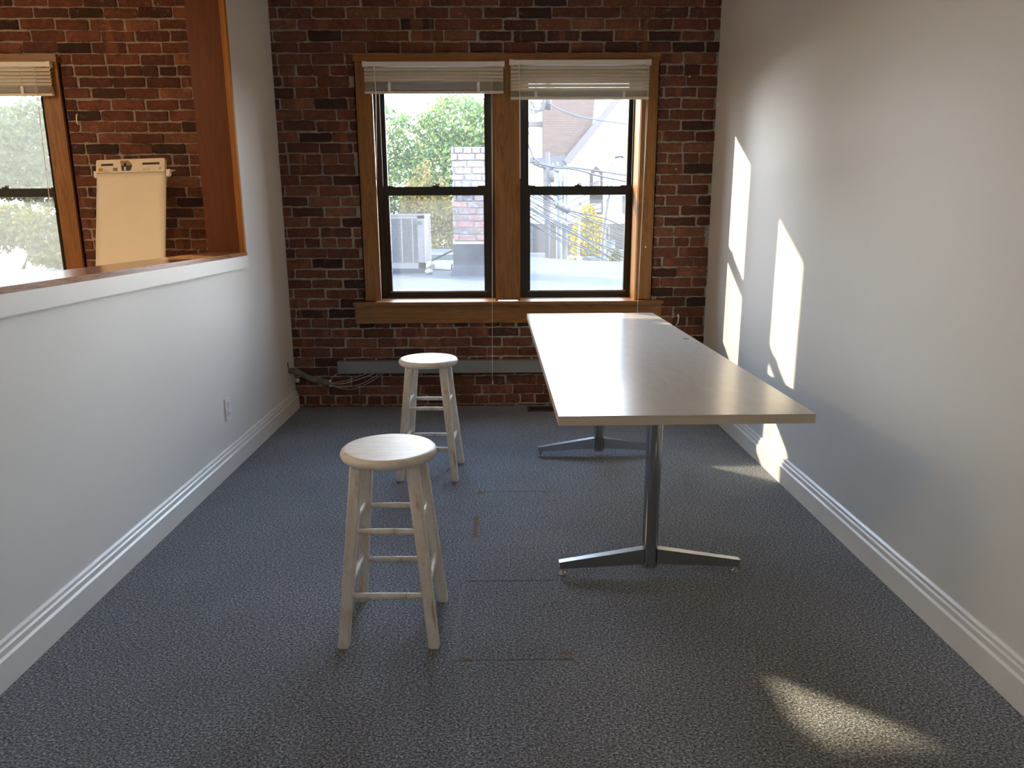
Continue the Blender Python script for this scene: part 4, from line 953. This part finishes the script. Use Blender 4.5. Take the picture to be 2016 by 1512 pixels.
# parked car (only its roof shows over the deck edge)
p = at(1161, 506, 31); cz = p.z; car = thing('parked_car', 'silver grey car roof just visible beyond the deck edge', 'car', (p.x, 31, GZ))
hgt = cz-GZ; k = hgt/1.5
def cprof(lst): return [(p.x+a*k, 30.2, GZ+c*k) for a, c in lst]
b = new(); prism(b, cprof([(-2.1, 0.25), (2.1, 0.25), (2.15, 0.75), (1.5, 0.95), (-1.3, 0.98), (-2.1, 0.85)]), (0, 1.7, 0)); obj('car_body', b, M_car, car, bev=0.05)
b = new(); prism(b, [(x, 30.35, z) for x, _, z in cprof([(-1.2, 0.95), (1.25, 0.92), (0.65, 1.46), (-0.75, 1.46)])], (0, 1.4, 0)); obj('window_band', b, M_carg, car, bev=0.03)
b = new(); prism(b, [(x, 30.33, z) for x, _, z in cprof([(-0.85, 1.42), (0.75, 1.42), (0.5, 1.5), (-0.6, 1.5)])], (0, 1.44, 0)); obj('car_roof', b, M_car, car, bev=0.02)
for a in (-1.3, 1.3):
    for yy in (30.2, 31.7):
        b = new(); tube(b, [(p.x+a*k, yy, GZ+0.33*k), (p.x+a*k, yy+0.2, GZ+0.33*k)], 0.33*k, 16); obj('wheel', b, M_tyre, car)
# poles
def pole(nm, lab, px_list, Y, r, m, cat='pole', low=True):
    pts = [at(x, y, Y) for x, y in px_list]
    if low: pts.append(Vector((pts[-1].x, Y, GZ)))
    t = thing(nm, lab, cat, (pts[-1].x, Y, pts[-1].z)); b = new(); tube(b, pts, r, 8); obj('shaft', b, m, t); return t
t = pole('flagpole', 'thin white flagpole in front of the yellow tree', [(1142, 404), (1139, 505)], 29, 0.045, M_whitep)
b = new(); c = at(1142, 404, 29); lathe(b, [(0.02, 0), (0.07, 0.05), (0.02, 0.12)], 10, tuple(c)); obj('pole_cap', b, M_steel, t)
t = pole('utility_pole', 'thick utility pole with tangled wires at its head, left of pair', [(1078, 300), (1078, 520)], 23, 0.075, M_woodp, 'utility pole')
b = new(); c0, c1 = at(1050, 322, 23), at(1100, 338, 23); tube(b, [c0, c1], 0.045, 6); obj('crossarm', b, M_woodp, t)
for px, py in ((1052, 316), (1063, 326), (1088, 328), (1097, 326)):
    b = new(); c = at(px, py, 22.9); lathe(b, [(0.03, -0.06), (0.05, -0.02), (0.03, 0.02), (0.05, 0.05), (0.02, 0.10)], 8, tuple(c)); obj('insulator', b, M_steel, t)
b = new(); c = at(1086, 335, 22.8); tube(b, [c, c+Vector((0, 0, -0.35))], 0.09, 10); obj('splice_can', b, M_woodp, t)
t = pole('steel_post', 'slim dark steel post rising right of the utility pole', [(1117, 322), (1114, 520)], 24, 0.035, M_steel)
t = pole('steel_post', 'wide grey steel post standing beside the dark window', [(1100, 335), (1101, 520)], 26, 0.10, M_steel)
t = pole('street_lamp', 'leaning grey street lamp with looped arms at upper right', [(1217, 318), (1208, 345), (1196, 400), (1187, 470), (1186, 515)], 28, [0.03, 0.04, 0.06, 0.07, 0.07, 0.07], M_steel, 'street lamp')
b = new(); tube(b, [at(1228, 309, 28), at(1222, 306, 28), at(1210, 309, 28)], 0.07, 8); obj('lamp_head', b, M_steel, t)
b = new(); tube(b, spline([at(x, y, 28) for x, y in ((1203, 322), (1205, 306), (1213, 299), (1222, 300))], 6), 0.02, 6); obj('lamp_arm', b, M_steel, t)
b = new(); tube(b, spline([at(x, y, 28) for x, y in ((1208, 322), (1199, 325), (1200, 336), (1210, 338))], 6), 0.02, 6); obj('lamp_bracket', b, M_steel, t)
# wires
def wire(pts, Y, r, lab, group=None, nm='power_cable', m=None, Y2=None):
    def ext(p, q, x): return (x, q[1]+(q[1]-p[1])/(q[0]-p[0])*(x-q[0]))
    if abs(pts[-1][0]-pts[0][0]) > 120 and pts[0][0] < 1045: pts = [ext(pts[1], pts[0], 992)]+list(pts)
    if abs(pts[-1][0]-pts[0][0]) > 120 and pts[-1][0] > 1200: pts = list(pts)+[ext(pts[-2], pts[-1], 1330)]
    n = len(pts); cp = [at(x, y, Y+((Y2-Y)*i/(n-1) if Y2 else 0)) for i, (x, y) in enumerate(pts)]
    b = new(); tube(b, spline(cp, 8), r, 6); return obj(nm, b, m or M_wire, None, lab, 'cable', group)
wire([(1080, 203), (1100, 214), (1125, 224), (1150, 231), (1200, 239), (1234, 244)], 22, 0.018, 'thick twisted cable crossing the brown gable near window top')
wire([(1082, 204), (1103, 217), (1127, 226.5), (1152, 232.5), (1200, 240), (1234, 244.5)], 21.9, 0.014, 'second strand wound along the twisted cable over the gable')
wire([(1040, 285), (1052, 312), (1075, 324), (1105, 328), (1130, 330), (1180, 337), (1226, 344), (1236, 345)], 21.5, 0.026, 'heavy dark cable running from pole head to the lamp')
wire([(1060, 322), (1095, 330), (1130, 333), (1175, 345), (1226, 356), (1238, 358)], 21.3, 0.028, 'heaviest dark cable just below the one toward the lamp')
wire([(1225, 343), (1226, 350), (1226, 356)], 21.4, 0.012, 'short vertical tie joining the two heavy cables')
wire([(1040, 372), (1075, 383), (1098, 400), (1120, 412), (1140, 419), (1190, 430), (1236, 450)], 20.5, 0.024, 'dark cable carrying the splice case across the lower pane')
wire([(1036, 408), (1065, 424), (1090, 440), (1120, 455), (1150, 472), (1185, 496), (1215, 514)], 20.8, 0.026, 'dark cable sloping steeply under the yellow tree')
wire([(1036, 404), (1080, 430), (1115, 452), (1160, 474), (1232, 508)], 20.9, 0.016, 'medium cable just above the steep dark one')
# splice case
pA, pB = at(1094, 401, 20.3), at(1122, 415, 20.3); sc = thing('splice_case', 'fat grey cable splice case hanging on the wire in lower pane', 'splice case', tuple(pA)); b = new(); d = pB-pA
tube(b, [pA-d*0.12, pA-d*0.02, pA, pA+d*0.3, pA+d*0.7, pB, pB+d*0.02, pB+d*0.12], [0.02, 0.05, 0.085, 0.09, 0.09, 0.085, 0.05, 0.02], 12); obj('case_body', b, M_steel, sc)
for f in (0.1, 0.5, 0.9):
    b = new(); tube(b, [pA+d*(f-0.03), pA+d*(f+0.03)], 0.097, 12); obj('case_strap', b, M_wire, sc)
rg = random.Random(21)
# thin parallel utility wires: nothing tells these apart
for k in range(16):
    y0 = 362+k*5.2+rg.uniform(-2, 2); sl = rg.uniform(0.36, 0.62); sg = rg.uniform(4, 9); Y = rg.uniform(20.9, 22.4)
    pts = [(1036+200*f, y0+sl*200*f+sg*math.sin(PI*f)) for f in (0, 0.25, 0.5, 0.75, 1.0)]
    wire(pts, Y, 0.015, 'thin dark utility wire sloping down across the right window', 'thin sloping utility wires')
for k in range(5):
    y0 = 420+k*14; pts = [(1036, y0-rg.uniform(0, 10)), (1090, y0-22), (1150, y0-52+rg.uniform(-6, 6)), (1200, y0-70)]
    wire(pts, 24.6, 0.014, 'thin dark utility wire rising up across the right window', 'thin rising utility wires')
for k in range(6):
    cx, cy = (1056, 204) if k < 3 else (1092, 362); rx, rz = rg.uniform(9, 20), rg.uniform(14, 26) if k < 3 else rg.uniform(18, 30)
    pts = [(cx+rg.uniform(-6, 6)+rx*math.cos(a)*(1 if k % 2 else 0.8), cy-6+rz*math.sin(a)) for a in [PI*1.05*i/6-0.02 for i in range(7)]]
    wire(pts, 21.9+0.13*k, 0.017, 'drooping loop of spare cable at upper left of right window' if k < 3 else 'drooping loop of spare cable hanging below the pole head', 'spare cable loops at the top' if k < 3 else 'spare cable loops below pole head', 'cable_loop')
b = new(); c = at(1079, 200, 22.6); tube(b, [c+Vector((0, 0, 0.5)), c+Vector((0, 0, -0.22))], 0.09, 8); obj('wire_clamp', b, M_steel, None, 'grey wire clamp at top left of the right window', 'clamp')
wire([(1079, 170), (1079, 205)], 22.6, 0.02, 'vertical stub holding the wire clamp from above')
# ------------------------------------------------------------------ light
SKY = 36.0
wd = bpy.data.worlds.new('sky'); bpy.context.scene.world = wd; wd.use_nodes = True; nt = wd.node_tree; nt.nodes.clear()
o = nt.nodes.new('ShaderNodeOutputWorld'); bgn = nt.nodes.new('ShaderNodeBackground'); tc = nt.nodes.new('ShaderNodeTexCoord'); sx = nt.nodes.new('ShaderNodeSeparateXYZ'); rp = nt.nodes.new('ShaderNodeValToRGB')
nt.links.new(tc.outputs['Generated'], sx.inputs[0]); nt.links.new(sx.outputs[2], rp.inputs[0]); nt.links.new(rp.outputs[0], bgn.inputs[0]); nt.links.new(bgn.outputs[0], o.inputs[0])
e = rp.color_ramp.elements; e[0].position = 0.0; e[0].color = (1.0, 0.97, 0.92, 1); e[1].position = 0.6; e[1].color = (0.52, 0.72, 1.0, 1)
m_ = e.new(0.22); m_.color = (0.86, 0.94, 1.0, 1)
bgn.inputs[1].default_value = SKY
sun = bpy.data.lights.new('sun', 'SUN'); so = bpy.data.objects.new('sun', sun); C.objects.link(so)
sd = Vector((1.0, -0.852, -0.507)).normalized(); so.rotation_euler = sd.to_track_quat('-Z', 'Y').to_euler(); so.location = (-10, 14, 8)
sun.energy = 42.0; sun.color = (1.0, 0.83, 0.53); sun.angle = math.radians(0.8)
sc = bpy.context.scene
sc.view_settings.view_transform = 'Standard'; sc.view_settings.look = 'None'; sc.view_settings.gamma = 1.0; sc.view_settings.use_curve_mapping = False
sc.view_settings.exposure = 0.4
sc.cycles.use_denoising = True
sc.cycles.max_bounces = 14; sc.cycles.diffuse_bounces = 6; sc.cycles.transparent_max_bounces = 16
sc.cycles.sample_clamp_indirect = 4.0; sc.cycles.caustics_reflective = False; sc.cycles.caustics_refractive = False
